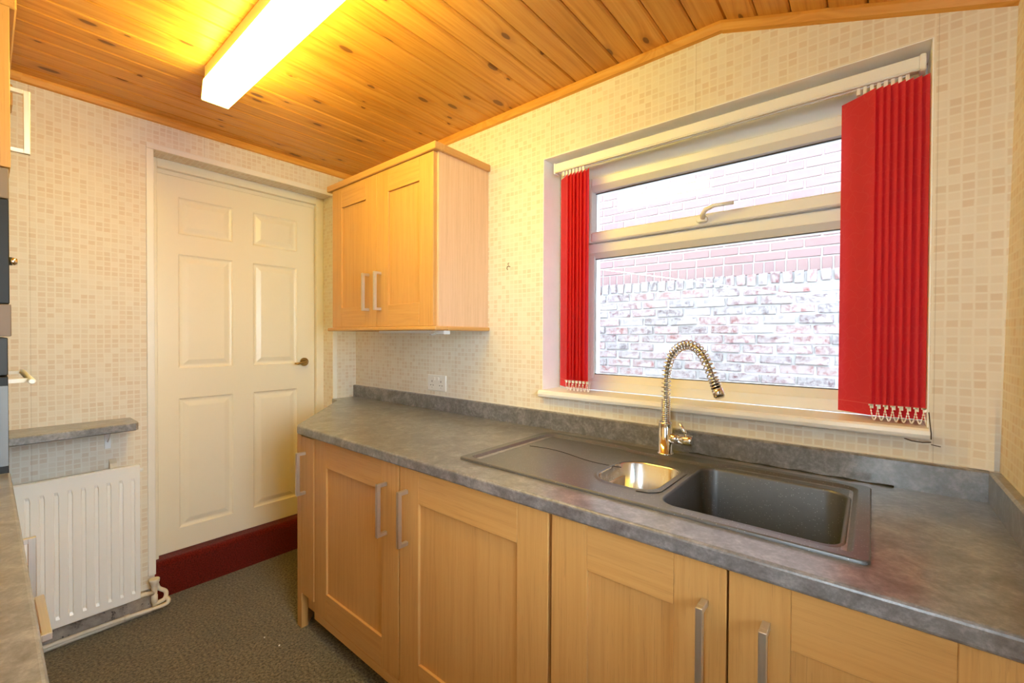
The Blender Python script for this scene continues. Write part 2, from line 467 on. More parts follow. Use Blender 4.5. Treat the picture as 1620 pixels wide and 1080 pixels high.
WX0, WX1, WZ0, WZ1 = 1.514, 2.747, 1.045, 2.083
bm = NB()
box(bm, -0.22, WX0, 0, 0.25, 0, 2.42); box(bm, WX1, 3.05, 0, 0.25, 0, 2.42)
box(bm, WX0, WX1, 0, 0.25, 0, WZ0); box(bm, WX0, WX1, 0, 0.25, WZ1, 2.42)
wall_back = struct(obj('wall_back', bm, 'wallpaper'), 'yellow-lit mosaic wallpaper wall with the window')
bm = NB()                                          # painted lining of the window recess
box(bm, WX0, WX0 + 0.003, 0.0005, 0.13, 1.07, WZ1); box(bm, WX1 - 0.003, WX1, 0.0005, 0.13, 1.07, WZ1); box(bm, WX0, WX1, 0.0005, 0.13, WZ1 - 0.003, WZ1)
obj('recess_lining', bm, 'reveal', wall_back, 'white painted lining of the window recess')

bm = NB()
DY0, DY1 = -1.56, -0.74
prism(bm, [(XR - 0.016, -0.0), (XR + 0.022, 2.42), (3.05, 2.42), (3.05, 0.0)], YF - 0.2, DY0, axis='y')
prism(bm, [(XR - 0.016, -0.0), (XR + 0.022, 2.42), (3.05, 2.42), (3.05, 0.0)], DY1, 0.0, axis='y')
box(bm, XR + 0.018, 3.05, DY0, DY1, 2.06, 2.42)
wall_right = struct(obj('wall_right', bm, 'wallpaper'), 'pale mosaic wallpaper wall at the right edge')
bm = NB()
VX0, VX1, VZ0, VZ1 = 2.43, 2.85, 1.00, 2.10
box(bm, -0.22, VX0, YF - 0.2, YF, 0, 2.42); box(bm, VX1, 3.05, YF - 0.2, YF, 0, 2.42)
box(bm, VX0, VX1, YF - 0.2, YF, 0, VZ0); box(bm, VX0, VX1, YF - 0.2, YF, VZ1, 2.42)
wall_front = struct(obj('wall_front', bm, 'wallpaper'), 'mosaic wallpaper wall behind the near worktop')

# ceiling boards
bm = NB(); box(bm, -0.22, XB, YF - 0.2, 0.25, ZC + 0.014, ZC + 0.10)
prism(bm, [(XB, ZC + 0.014), (3.05, ZC + 0.014 + SL * (3.05 - XB)), (3.05, ZC + 0.12), (XB, ZC + 0.12)], YF - 0.2, 0.25, axis='y')
ceiling = struct(obj('ceiling', bm, 'dark'), 'varnished knotty pine board ceiling')
PW = 0.0945
def plank_mesh():
    b = NB(); w = PW / 2 - 0.0009
    prism(b, [(-w, 0.014), (-w, 0.006), (-w + 0.005, 0.0), (w - 0.005, 0.0), (w, 0.006), (w, 0.014)], YF / 2, -YF / 2, axis='y')
    bmesh.ops.recalc_face_normals(b, faces=b.faces[:])
    me = bpy.data.meshes.new('plank'); b.to_mesh(me); b.free(); me.materials.append(M['pine']); return me
pm = plank_mesh()
k = 0; x = XB - PW / 2 + 0.019
while x > -PW / 2:
    o = bpy.data.objects.new('plank', pm); COL.objects.link(o); o.parent = ceiling
    o.location = (x, YF / 2, ZC); x -= PW; k += 1
th = math.atan(-SL); s0 = PW / 2
while s0 * math.cos(th) + XB < XR + 0.03:
    o = bpy.data.objects.new('plank', pm); COL.objects.link(o); o.parent = ceiling
    o.rotation_euler = (0, th, 0); o.location = (XB + 0.018 + s0 * math.cos(th), YF / 2, ZC - 0.006 - s0 * math.sin(th)); s0 += PW

def trimprof(bm, a, b, y0, d, h):
    pass
bm = NB(); prism(bm, [(0.0, ZC), (0.022, ZC), (0.022, ZC - 0.010), (0.013, ZC - 0.028), (0.0, ZC - 0.031)], YF, 0.0, axis='y')
struct(obj('trim_1', bm, 'pine'), 'pine edge trim above the door wall')
bm = NB(); prism(bm, [(0.0, ZC), (-0.022, ZC), (-0.022, ZC - 0.010), (-0.013, ZC - 0.028), (0.0, ZC - 0.031)], 0.022, XB + 0.004, axis='x')
struct(obj('trim_2', bm, 'pine_x'), 'level pine edge trim above the window wall')
bm = NB(); prism(bm, [(0.0, ZC), (-0.022, ZC), (-0.022, ZC - 0.010), (-0.013, ZC - 0.028), (0.0, ZC - 0.033)], XB + 0.004, XR + 0.03, axis='x')
for v in bm.verts: v.co.z += SL * (v.co.x - XB - 0.004)
struct(obj('trim_3', bm, 'pine_x'), 'sloping pine edge trim at the right end of the window wall')
bm = NB()
box(bm, 0.0, 0.007, -1.077, -1.048, 0.165, 2.1845, bev=0.002); box(bm, 0.0, 0.007, -1.077, -0.133, 2.185, 2.212, bev=0.002); box(bm, 0.0, 0.007, -0.162, -0.133, 0.0, 2.1845, bev=0.002)
struct(obj('trim_4', bm, 'bead'), 'narrow white bead framing the door recess')
bm = NB(); box(bm, 0.0, 0.014, YF, -1.06, 0, 0.105, bev=0.003)
struct(obj('baseboard_left', bm, mat_dirty_skirt()), 'dirty scuffed skirting under the radiator')

# panelled door
door = bpy.data.objects.new('door_1', None); COL.objects.link(door); door.location = (-0.16, -0.61, 0.19); struct(door, 'cream six-panel door in the deep recess')
def rrect(cx, cy, hx, hy, r, z, n=8):
    pts = []
    for qx, qy, a0 in ((1, 1, 0), (-1, 1, 90), (-1, -1, 180), (1, -1, 270)):
        for k in range(n + 1):
            a = math.radians(a0 + 90 * k / n)
            pts.append((cx + qx * (hx - r) + r * math.cos(a), cy + qy * (hy - r) + r * math.sin(a), z))
    return pts
def panel_leaf(bm, ys, zs, holes, X, back):
    """front skin at x=X facing +x, rectangles in holes get a moulded raised panel"""
    vmap = {}
    def V(y, z, dx=0.0):
        kk = (round(y, 5), round(z, 5), round(dx, 5))
        if kk not in vmap: vmap[kk] = bm.verts.new((X + dx, y, z))
        return vmap[kk]
    for i in range(len(ys) - 1):
        for j in range(len(zs) - 1):
            a, b, c, d = ys[i], ys[i + 1], zs[j], zs[j + 1]
            if (i, j) in holes:
                prev = [V(a, c), V(b, c), V(b, d), V(a, d)]
                for ins, dep in ((0.006, -0.0065), (0.013, -0.0085), (0.019, -0.0085), (0.042, -0.0015), (0.046, -0.0012)):
                    cur = [V(a + ins, c + ins, dep), V(b - ins, c + ins, dep), V(b - ins, d - ins, dep), V(a + ins, d - ins, dep)]
                    for q in range(4): bm.faces.new((prev[q], prev[(q + 1) % 4], cur[(q + 1) % 4], cur[q]))
                    prev = cur
                bm.faces.new(prev)
            else:
                bm.faces.new((V(a, c), V(b, c), V(b, d), V(a, d)))
    box(bm, back, X - 0.0105, ys[0], ys[-1], zs[0], zs[-1])
    for (y0, y1) in ((ys[0], ys[0] + 0.0005), (ys[-1] - 0.0005, ys[-1])): box(bm, back, X - 0.0003, y0, y1, zs[0], zs[-1])
    box(bm, back, X - 0.0003, ys[0], ys[-1], zs[-1] - 0.0005, zs[-1])
bm = NB()
panel_leaf(bm, [-1.011, -0.922, -0.672, -0.568, -0.318, -0.209], [0.19, 0.302, 0.978, 1.135, 1.727, 1.830, 2.021, 2.123],
           {(i, j) for i in (1, 3) for j in (1, 3, 5)}, -0.142, -0.182)
obj('door_leaf', bm, 'door', door)
bm = NB()
box(bm, -0.205, -0.118, -1.052, -1.012, 0.0, 2.19, bev=0.002); box(bm, -0.205, -0.118, -0.206, -0.158, 0.0, 2.19, bev=0.002); box(bm, -0.205, -0.118, -1.012, -0.206, 2.146, 2.19, bev=0.002)
box(bm, -0.205, -0.145, -1.012, -0.206, 2.125, 2.146)
obj('door_frame', bm, 'cream', door)
bm = NB(); tube(bm, [(-0.142, -0.275, 1.142), (-0.134, -0.275, 1.142)], 0.026, 20)
dh = obj('door_handle', bm, 'brass', door, 'aged brass lever handle')
bm = NB(); tube(bm, [(-0.136, -0.275, 1.142), (-0.105, -0.275, 1.142), (-0.095, -0.285, 1.142), (-0.092, -0.305, 1.140), (-0.094, -0.335, 1.134), (-0.098, -0.352, 1.137)], 0.008, 10, rad=[.010, .009, .009, .008, .0065, .005])
obj('lever', bm, 'brass', dh)
# carpeted step
bm = NB()
prof = [(-0.20, 0.0), (-0.078, 0.0), (-0.076, 0.13)]
for a in range(0, 91, 15): prof.append((-0.098 + 0.024 * math.cos(math.radians(a)), 0.158 + 0.026 * math.sin(math.radians(a))))
prof += [(-0.20, 0.184)]
prism(bm, prof, -1.050, -0.160, axis='y')
tag(obj('carpeted_step', bm, 'red_carpet'), 'dark red carpeted step beneath the cream panelled door', 'step')

# ---------------------------------------------------------------- window
win = bpy.data.objects.new('window_1', None); COL.objects.link(win); win.location = (2.13, 0.13, 1.075); struct(win, 'white plastic window with top-hung opening light above a fixed pane')
YI, YO = 0.130, 0.195
GX0, GX1 = 1.690, 2.578
bm = NB()
box(bm, WX0 + 0.003, 1.60, YI, YO, 1.075, WZ1 - 0.003, bev=0.004); box(bm, 2.665, WX1 - 0.003, YI, YO, 1.075, WZ1 - 0.003, bev=0.004)
box(bm, 1.60, 2.665, YI, YO, 1.075, 1.118, bev=0.004); box(bm, 1.60, 2.665, YI, YO, 1.992, WZ1 - 0.003, bev=0.004)
box(bm, 1.60, 2.665, YI, YO, 1.668, 1.712, bev=0.004)
obj('window_frame', bm, 'upvc', win)
bm = NB()      # sloping glazing beads of the fixed pane
for (a, b) in (((1.118, 1.145), 'b'), ((1.668, 1.648), 't')):
    prism(bm, [(YI + 0.004, a[0]), (YI + 0.022, a[1]), (YO, a[1]), (YO, a[0])], 1.60, 2.665, axis='x')
prism(bm, [(1.598, YI + 0.004), (GX0, YI + 0.010), (GX0, YO), (1.598, YO)], 1.118, 1.668, axis='z')
prism(bm, [(2.667, YI + 0.004), (GX1, YI + 0.010), (GX1, YO), (2.667, YO)], 1.118, 1.668, axis='z')
obj('glazing_bead', bm, 'upvc', win)
bm = NB()
cas = obj  # casement = opening light
box(bm, 1.585, GX0, 0.108, 0.19, 1.714, 1.990, bev=0.005); box(bm, GX1, 2.68, 0.108, 0.19, 1.714, 1.990, bev=0.005)
box(bm, GX0, GX1, 0.108, 0.19, 1.714, 1.757, bev=0.005); box(bm, GX0, GX1, 0.108, 0.19, 1.950, 1.990, bev=0.005)
prism(bm, [(0.112, 1.950), (0.128, 1.934), (0.19, 1.934), (0.19, 1.950)], GX0, GX1, axis='x')
casement = obj('opening_casement', bm, 'upvc', win)
bm = NB(); box(bm, GX0 - 0.01, GX1 + 0.01, 0.158, 0.162, 1.745, 1.945)
obj('window_pane', bm, 'glass', casement)
bm = NB(); box(bm, GX0 - 0.01, GX1 + 0.01, 0.158, 0.162, 1.135, 1.655)
obj('window_pane', bm, 'glass', win)
bm = NB()
box(bm, GX0, GX1, 0.150, 0.157, 1.646, 1.6495); box(bm, GX0, GX1, 0.150, 0.157, 1.931, 1.9345); box(bm, GX0, GX1, 0.150, 0.157, 1.1435, 1.147)
obj('gasket', bm, 'gasket', win)
# handle
bm = NB()
loft_l = [rrect(2.150, 1.735, 0.020 - i[0], 0.011 - i[0], 0.010 - i[0], i[1]) for i in ((0, 0.108), (0, 0.098), (0.003, 0.094))]
rs = loft(bm, [[(p[0], p[2], p[1]) for p in lp] for lp in loft_l])
bm.faces.new(rs[-1])
tube(bm, [(2.155, 0.096, 1.740), (2.160, 0.078, 1.748), (2.172, 0.068, 1.760), (2.20, 0.066, 1.768), (2.262, 0.070, 1.768)], 0.007, 10, rad=[.009, .009, .008, .0065, .006])
obj('window_handle', bm, 'white', win, 'white lever catch on the opening light')
# sill
bm = NB()
prof = [(0.13, 1.045), (-0.022, 1.045), (-0.030, 1.050), (-0.033, 1.060), (-0.030, 1.070), (-0.022, 1.075), (0.13, 1.075)]
prism(bm, prof, WX0 - 0.002, WX1 + 0.0, axis='x', bev=0.0)
obj('window_sill', bm, 'sill', win)
bm = NB(); box(bm, GX0 - 0.1, GX1 + 0.1, 0.185, 0.32, 1.00, 1.055)
obj('outer_sill', bm, 'upvc', win)

# added window, unseen behind the camera, lets in extra daylight
win2 = bpy.data.objects.new('window_added', None); COL.objects.link(win2); win2.location = (2.2, YF, VZ0); struct(win2, 'white window added out of view behind the camera to let in daylight')
bm = NB()
for a, b, c, d in ((VX0, VX0 + 0.06, VZ0, VZ1), (VX1 - 0.06, VX1, VZ0, VZ1), (VX0 + 0.06, VX1 - 0.06, VZ0, VZ0 + 0.06), (VX0 + 0.06, VX1 - 0.06, VZ1 - 0.06, VZ1)):
    box(bm, a, b, YF - 0.15, YF - 0.09, c, d, bev=0.003)
obj('window_frame', bm, 'upvc', win2)
bm = NB(); box(bm, VX0 + 0.05, VX1 - 0.05, YF - 0.125, YF - 0.120, VZ0 + 0.05, VZ1 - 0.05)
obj('window_pane', bm, 'glass', win2)

# glazed back door added out of view to bring in neutral daylight
door2 = bpy.data.objects.new('door_added', None); COL.objects.link(door2); door2.location = (2.95, -1.15, 0); struct(door2, 'white glazed back door added beside the camera to let in daylight')
bm = NB()
for a, b, c, d in ((DY0, DY0 + 0.06, 0, 2.06), (DY1 - 0.06, DY1, 0, 2.06), (DY0 + 0.06, DY1 - 0.06, 0, 0.95), (DY0 + 0.06, DY1 - 0.06, 2.0, 2.06)):
    box(bm, 2.93, 3.00, a, b, c, d, bev=0.003)
obj('door_frame', bm, 'upvc', door2)
bm = NB(); box(bm, 2.962, 2.967, DY0 + 0.05, DY1 - 0.05, 0.94, 2.01)
obj('door_pane', bm, 'glass', door2)

# ---------------------------------------------------------------- outdoors
bm = NB(); box(bm, -6, 9, -8, 10, -0.25, -0.15)
struct(obj('ground', bm, 'ground'), 'concrete yard ground outside')
def brick_mesh(name, L, D, H, mat, rough=0.004):
    b = NB(); box(b, -L / 2, L / 2, -D / 2, D / 2, -H / 2, H / 2, bev=0.004)
    rr = random.Random(name + str(L))
    for v in b.verts: v.co += Vector((rr.uniform(-1, 1), rr.uniform(-1, 1), rr.uniform(-1, 1))) * rough
    me = bpy.data.meshes.new(name); b.to_mesh(me); b.free(); me.materials.append(M[mat]); return me
def lay(parent, me, x, y, z, rz=0):
    o = bpy.data.objects.new('brick', me); COL.objects.link(o); o.parent = parent
    o.location = Vector((x, y, z)) - wloc(parent)
    o.rotation_euler = (random.uniform(-.01, .01), random.uniform(-.012, .012), random.uniform(-.015, .015))
    return o
# old garden wall
gw = thing('garden_wall', 'low weathered old brick wall with patchy mortar and an upright brick coping', 'wall', (1.5, 2.2, -0.15))
bm = NB(); box(bm, -3, 6, 2.112, 2.32, -0.15, 1.70); box(bm, -3, 6, 2.115, 2.31, 1.70, 1.772)
obj('mortar', bm, 'mortar_pale', gw)
ob1 = [brick_mesh('brick_old_%d' % i, 0.212 - 0.006 * i, 0.10, 0.060 - 0.002 * (i % 2), 'brick_old', 0.0045) for i in range(4)]
row = 0; z = 1.695 - 0.036
while z > 0.86:
    x = 0.40 + (0.1125 if row % 2 else 0) + random.uniform(-0.02, 0.02)
    while x < 2.75:
        if random.random() > 0.008: lay(gw, random.choice(ob1), x + random.uniform(-.004, .004), 2.152 + random.uniform(-.006, .006), z + random.uniform(-.003, .003))
        x += 0.226
    z -= 0.0725; row += 1
oc = [brick_mesh('coping_brick_%d' % i, 0.060 - 0.003 * i, 0.21, 0.084 - 0.004 * i, 'brick_old', 0.005) for i in range(3)]
x = 0.42
while x < 2.75:
    lay(gw, random.choice(oc), x, 2.205, 1.742 + random.uniform(-.004, .004)); x += 0.0755
bm = NB()
z = 1.695 - 0.036; row = 0
while z > 0.0:
    for s in ((-1.6, 0.25), (2.9, 4.6)) if z > 0.86 else ((-1.6, 4.6),):
        x = s[0] + (0.11 if row % 2 else 0)
        while x < s[1]:
            box(bm, x - 0.105, x + 0.105, 2.104, 2.13, z - 0.030, z + 0.030); x += 0.226
    z -= 0.0725; row += 1
for s in ((-1.6, 0.38), (2.83, 4.6)):
    x = s[0]
    while x < s[1]:
        box(bm, x - 0.03, x + 0.03, 2.1, 2.315, 1.70, 1.783); x += 0.0755
o = obj('brickwork', bm, 'brick_old', gw); o['kind'] = 'stuff'
# neighbouring house wall
hw = thing('house_wall', 'tall pale red brick wall of the neighbouring house above the garden wall', 'wall', (1.5, 2.5, -0.15))
bm = NB(); box(bm, -3, 6, 2.406, 2.62, -0.15, 4.4)
obj('mortar', bm, 'mortar_new', hw)
nb = [brick_mesh('brick_new_%d' % i, 0.215, 0.10, 0.0645, 'brick_new', 0.0012) for i in range(2)]
nsol = [brick_mesh('soldier_brick', 0.0645, 0.10, 0.098, 'brick_new', 0.0012)]
x = 0.20
while x < 2.8: lay(hw, nsol[0], x, 2.45, 1.862); x += 0.0748
z = 1.950; row = 0
while z < 2.86:
    x = 0.20 + (0.1125 if row % 2 else 0)
    while x < 2.75: lay(hw, random.choice(nb), x, 2.45, z); x += 0.225
    z += 0.0745; row += 1
zt = z
bm = NB(); z = 1.950; row = 0
while z < 4.38:
    for s in ((-1.6, 0.05), (2.95, 4.6)) if z < zt - 0.01 else ((-1.6, 4.6),):
        x = s[0] + (0.1125 if row % 2 else 0)
        while x < s[1]:
            box(bm, x - 0.1075, x + 0.1075, 2.400, 2.42, z - 0.032, z + 0.032); x += 0.225
    z += 0.0745; row += 1
o = obj('brickwork', bm, 'brick_new', hw); o['kind'] = 'stuff'
bm = NB()
tube(bm, [(0.30, 2.40, 2.03), (1.415, 1.50, 1.745), (2.527, 0.60, 1.456), (2.961, 0.251, 1.344)], 0.003, 6)
tag(obj('washing_line', bm, 'wire'), 'thin white washing line slanting across the yard outside', 'line')

# ---------------------------------------------------------------- ceiling lamp
FX0, FX1, FYC = 0.632, 1.86, -0.980
lamp = thing('strip_lamp', 'long lit fluorescent ceiling light with a prismatic diffuser', 'lamp', (1.25, FYC, ZC))
bm = NB(); box(bm, FX0 + 0.004, FX1 - 0.004, FYC - 0.036, FYC + 0.036, 2.292, 2.345, bev=0.003)
obj('lamp_body', bm, 'lampbody', lamp)
bm = NB()
prof = [(FYC - 0.040, 2.292), (FYC - 0.044, 2.245), (FYC - 0.046, 2.216), (FYC - 0.043, 2.213), (FYC + 0.043, 2.213), (FYC + 0.046, 2.216), (FYC + 0.044, 2.245), (FYC + 0.040, 2.292)]
prism(bm, prof, FX0 + 0.006, FX1 - 0.006, axis='x')
obj('diffuser', bm, 'diffuser', lamp)
bm = NB()
for xx in (FX0, FX1 - 0.006):
    prism(bm, [(a * 1.0 + (0.001 if a > FYC else -0.001), b - 0.001 if b < 2.25 else b) for a, b in prof], xx, xx + 0.006, axis='x')
obj('end_cap', bm, 'lampbody', lamp)

# ---------------------------------------------------------------- handles and cabinet doors
def bar_handle(name='handle'):
    """vertical squared D handle, centre at origin, standing out towards -y"""
    b = NB(); h = 0.093
    box(b, -0.0065, 0.0065, -0.040, -0.026, -h, h, bev=0.001)
    box(b, -0.0065, 0.0065, -0.0265, 0.0, h - 0.013, h, bev=0.0008); box(b, -0.0065, 0.0065, -0.0265, 0.0, -h, -h + 0.013, bev=0.0008)
    bmesh.ops.recalc_face_normals(b, faces=b.faces[:])
    me = bpy.data.meshes.new(name); b.to_mesh(me); b.free(); me.materials.append(M['steel']); return me
HM = bar_handle()
def add_handle(parent, loc, rz=0, ry=0, label=None):
    o = bpy.data.objects.new('handle', HM); COL.objects.link(o); o.parent = parent
    o.location = Vector(loc) - wloc(parent); o.rotation_euler = (0, ry, rz)
    if label: o['label'] = label
    return o
def shaker(parent, x0, x1, z0, z1, yf, sw=0.100, rh=0.107, th=0.020, rec=0.009, name='door', face=-1):
    """yf = front plane; face -1 looks to -y, +1 to +y"""
    s = -face
    def yb(a, b): return (yf + s * a, yf + s * b) if s > 0 else (yf + s * b, yf + s * a)
    bm = NB(); y0, y1 = yb(0, th)
    box(bm, x0, x0 + sw, y0, y1, z0, z1, 0, bev=0.0012); box(bm, x1 - sw, x1, y0, y1, z0, z1, 0, bev=0.0012)
    box(bm, x0 + sw + 0.0004, x1 - sw - 0.0004, y0, y1, z0, z0 + rh, 1, bev=0.0008); box(bm, x0 + sw + 0.0004, x1 - sw - 0.0004, y0, y1, z1 - rh, z1, 1, bev=0.0008)
    d = obj(name, bm, ['oak_v', 'oak_h'], parent, base=((x0 + x1) / 2, yf, z0))
    bm = NB(); y0, y1 = yb(rec, th - 0.003)
    box(bm, x0 + sw - 0.004, x1 - sw + 0.004, y0, y1, z0 + rh - 0.004, z1 - rh + 0.004)
    obj('door_panel', bm, 'oak_v', d)
    return d

# ---------------------------------------------------------------- wall cabinet
wc = thing('wall_cabinet', 'oak wall cabinet with two shaker doors, cornice and light rail beside the door', 'cabinet', (0.745, 0.0, 1.335))
bm = NB()
box(bm, 0.318, 0.336, -0.314, -0.001, 1.352, 2.102); box(bm, 0.336, 1.170, -0.314, -0.001, 1.352, 1.370); box(bm, 0.336, 1.170, -0.314, -0.001, 2.084, 2.102)
box(bm, 0.336, 1.170, -0.010, -0.001, 1.370, 2.084)
obj('carcass', bm, 'plasterend', wc)
bm = NB(); box(bm, 1.170, 1.189, -0.316, -0.001, 1.350, 2.103, bev=0.001)
obj('side_panel', bm, 'oak_daylight_tint', wc, 'oak end panel, daylight put into its paler colour')
bm = NB(); box(bm, 0.336, 1.170, -0.300, -0.011, 1.72, 1.738)
obj('shelf', bm, 'plasterend', wc)
d = shaker(wc, 0.330, 0.753, 1.352, 2.100, -0.336, 0.095, 0.105)
add_handle(d, (0.640 + 0.047, -0.336, 1.525))
d = shaker(wc, 0.756, 1.178, 1.352, 2.100, -0.336, 0.095, 0.105)
add_handle(d, (0.790, -0.336, 1.525))
bm = NB()
box(bm, 0.289, 1.2035, -0.348, -0.296, 2.102, 2.134, 0, bev=0.003); box(bm, 1.152, 1.2035, -0.296, -0.001, 2.102, 2.134, 1, bev=0.003); box(bm, 0.289, 0.34, -0.296, -0.001, 2.102, 2.134, 1, bev=0.003)
obj('cornice', bm, ['oak_h', 'oak_y'], wc)
bm = NB()
box(bm, 0.289, 1.2035, -0.345, -0.275, 1.333, 1.351, 0, bev=0.004); box(bm, 1.135, 1.2035, -0.275, -0.001, 1.333, 1.351, 1, bev=0.004); box(bm, 0.289, 0.36, -0.275, -0.001, 1.333, 1.351, 1, bev=0.004)
obj('light_rail', bm, ['oak_h', 'oak_y'], wc)
ul = thing('under_cabinet_light', 'slim white strip light under the oak wall cabinet', 'light', (0.9, -0.22, 1.351))
bm = NB(); box(bm, 0.62, 1.09, -0.235, -0.205, 1.322, 1.351, bev=0.003)
obj('light_body', bm, 'white', ul)
bm = NB(); box(bm, 1.10, 1.165, -0.262, -0.222, 1.316, 1.336, bev=0.003); tube(bm, [(1.10, -0.24, 1.322), (1.07, -0.25, 1.314), (1.05, -0.245, 1.318)], 0.004, 8)
obj('connector', bm, 'clear', ul)

# ---------------------------------------------------------------- window-side worktop
wt = thing('worktop', 'dark slate-effect laminate worktop under the window, holding the sink', 'worktop', (1.6, -0.3, 0.872))
bm = NB()
ZB, ZT = 0.872, 0.910; Y0 = -0.6834
P1 = [(0.002, -0.001), (1.655, -0.001), (1.655, Y0), (0.672, Y0), (0.650, Y0 + 0.012), (0.092, -0.178), (0.002, -0.165)]
prism(bm, P1, ZB, ZT, bev=0.007, bsel=[2, 3, 4], seg=3)
prism(bm, [(1.655, -0.555), (2.59, -0.555), (2.59, Y0), (1.655, Y0)], ZB, ZT, bev=0.007, bsel=[2], seg=3)
prism(bm, [(1.655, -0.001), (2.59, -0.001), (2.59, -0.125), (1.655, -0.125)], ZB, ZT)
prism(bm, [(2.59, -0.001), (XR - 0.004, -0.001), (XR - 0.004, Y0), (2.59, Y0)], ZB, ZT, bev=0.007, bsel=[2], seg=3)
obj('worktop_slab', bm, 'laminate', wt)
bm = NB()
prism(bm, [(-0.001, ZT), (-0.019, ZT), (-0.019, 0.981), (-0.015, 0.985), (-0.001, 0.985)], 0.002, XR - 0.019, axis='x')
obj('upstand', bm, 'laminate', wt)
bm = NB()
prism(bm, [(XR - 0.003, ZT), (XR - 0.021, ZT), (XR - 0.021, 0.981), (XR - 0.016, 0.986), (XR - 0.001, 0.986)], Y0, -0.020, axis='y')
obj('upstand', bm, 'laminate', wt)
bm = NB()
for (a, b) in ((2.15, 2.68),):
    pts = [(a + (b - a) * i / 20, -0.021, 0.911 + 0.002 * math.sin(i * 1.7)) for i in range(21)]
    tube(bm, pts, 0.003, 6, rad=[0.0012 + 0.0016 * abs(math.sin(i * 2.3)) for i in range(21)])
obj('sealant', bm, 'mould', wt, 'blackened mouldy sealant line')

# ---------------------------------------------------------------- base cabinets under the window
YD = -0.665
def base_unit(name, label, x0, x1, doors, cat='cabinet'):
    t = thing(name, label, cat, ((x0 + x1) / 2, -0.35, 0.0))
    bm = NB()
    box(bm, x0, x0 + 0.018, -0.643, -0.06, 0.088, 0.870); box(bm, x1 - 0.018, x1, -0.643, -0.06, 0.088, 0.870)
    box(bm, x0 + 0.018, x1 - 0.018, -0.643, -0.06, 0.088, 0.106); box(bm, x0 + 0.018, x1 - 0.018, -0.070, -0.06, 0.106, 0.870)
    obj('carcass', bm, 'oak_daylight_tint', t)
    bm = NB(); box(bm, x0, x1, -0.664, -0.645, 0.086, 0.121, bev=0.001)
    obj('bottom_rail', bm, 'oak_h', t)
    bm = NB()
    for xx in (x0 + 0.06, x1 - 0.06):
        for yy in (-0.50, -0.14): tube(bm, [(xx, yy, 0.0), (xx, yy, 0.088)], 0.018, 10)
    obj('feet', bm, 'black', t)
    bm = NB(); box(bm, x0, x1, -0.47, -0.455, 0.002, 0.085)
    obj('plinth_or_shade', bm, 'dark', t)  # dark board standing in for the shade under the cabinet
    for (a, b, hx) in doors:
        d = shaker(t, a, b, 0.124, 0.866, YD)
        if hx is not None: add_handle(d, (hx, YD, 0.702))
    return t
base_unit('base_cabinet', 'oak base cabinet with one shaker door, next to the angled end unit', 0.790, 1.393, [(0.793, 1.390, 1.318)])
base_unit('base_cabinet', 'oak base cabinet with one shaker door, directly left of the sink cabinet', 1.393, 2.013, [(1.397, 2.010, 1.438)])
base_unit('sink_cabinet', 'wide oak base cabinet with two shaker doors beneath the black sink', 2.016, 2.838, [(2.021, 2.423, 2.384), (2.427, 2.833, 2.490)])
# knot on the second door
eu = thing('end_cabinet', 'narrow angled oak end cabinet under the clipped corner of the worktop', 'cabinet', (0.6, -0.4, 0.0))
bm = NB()
prism(bm, [(0.788, -0.643), (0.690, -0.643), (0.10, -0.13), (0.10, -0.06), (0.788, -0.06)], 0.088, 0.868)
obj('carcass', bm, 'oak_v', eu)
bm = NB()
prism(bm, [(0.683, -0.668), (0.789, -0.668), (0.789, -0.648), (0.683, -0.648)], 0.160, 0.862, bev=0.001)
dd = obj('door', bm, 'oak_v', eu, 'narrow plain oak door')
add_handle(dd, (0.716, -0.668, 0.705))
bm = NB(); prism(bm, [(0.640, -0.668), (0.680, -0.668), (0.680, -0.640), (0.10, -0.12), (0.075, -0.135)], 0.001, 0.866)
obj('end_panel', bm, 'oak_v', eu)
bm = NB(); box(bm, 0.682, 0.788, -0.60, -0.585, 0.002, 0.160)
obj('plinth_or_shade', bm, 'oak_h', eu)

# ---------------------------------------------------------------- sink
sink = thing('sink', 'black composite one-and-a-half bowl sink with left-hand drainer', 'sink', (2.1, -0.33, 0.910))
def arc(cx, cy, r, a0, a1, n):
    return [(cx + r * math.cos(math.radians(a0 + (a1 - a0) * i / n)), cy + r * math.sin(math.radians(a0 + (a1 - a0) * i / n))) for i in range(n + 1)]
def outline(x0, x1, y0, y1, rbl, rbr, rtr, rtl, n=8):
    p = []
    p += arc(x0 + rbl, y0 + rbl, rbl, 180, 270, n); p += arc(x1 - rbr, y0 + rbr, rbr, 270, 360, n)
    p += arc(x1 - rtr, y1 - rtr, rtr, 0, 90, n); p += arc(x0 + rtl, y1 - rtl, rtl, 90, 180, n)
    return p
def inset(pts, d):
    n = len(pts); out = []
    for i in range(n):
        a = Vector(pts[i - 1]); b = Vector(pts[i]); c = Vector(pts[(i + 1) % n])
        e1 = (b - a); e2 = (c - b)
        n1 = Vector((-e1.y, e1.x)).normalized() if e1.length > 1e-9 else Vector((0, 0))
        n2 = Vector((-e2.y, e2.x)).normalized() if e2.length > 1e-9 else Vector((0, 0))
        q = n1 + n2
        q = q / max(0.35, q.length_squared / 2) if q.length > 1e-6 else n1
        out.append((b.x + q.x * d, b.y + q.y * d))
    return out
def L3(pts, z): return [(a, b, z) for a, b in pts]
def fill(bm, loops, mi=0):
    es = []
    for lp in loops:
        n = len(lp)
        for i in range(n):
            e = bm.edges.get((lp[i], lp[(i + 1) % n])) or bm.edges.new((lp[i], lp[(i + 1) % n])); es.append(e)
    r = bmesh.ops.triangle_fill(bm, use_beauty=True, use_dissolve=False, edges=es)
    for g in r['geom']:
        if isinstance(g, bmesh.types.BMFace): g.material_index = mi; g.smooth = False
SO = outline(1.602, 2.634, -0.585, -0.082, 0.012, 0.014, 0.018, 0.055)
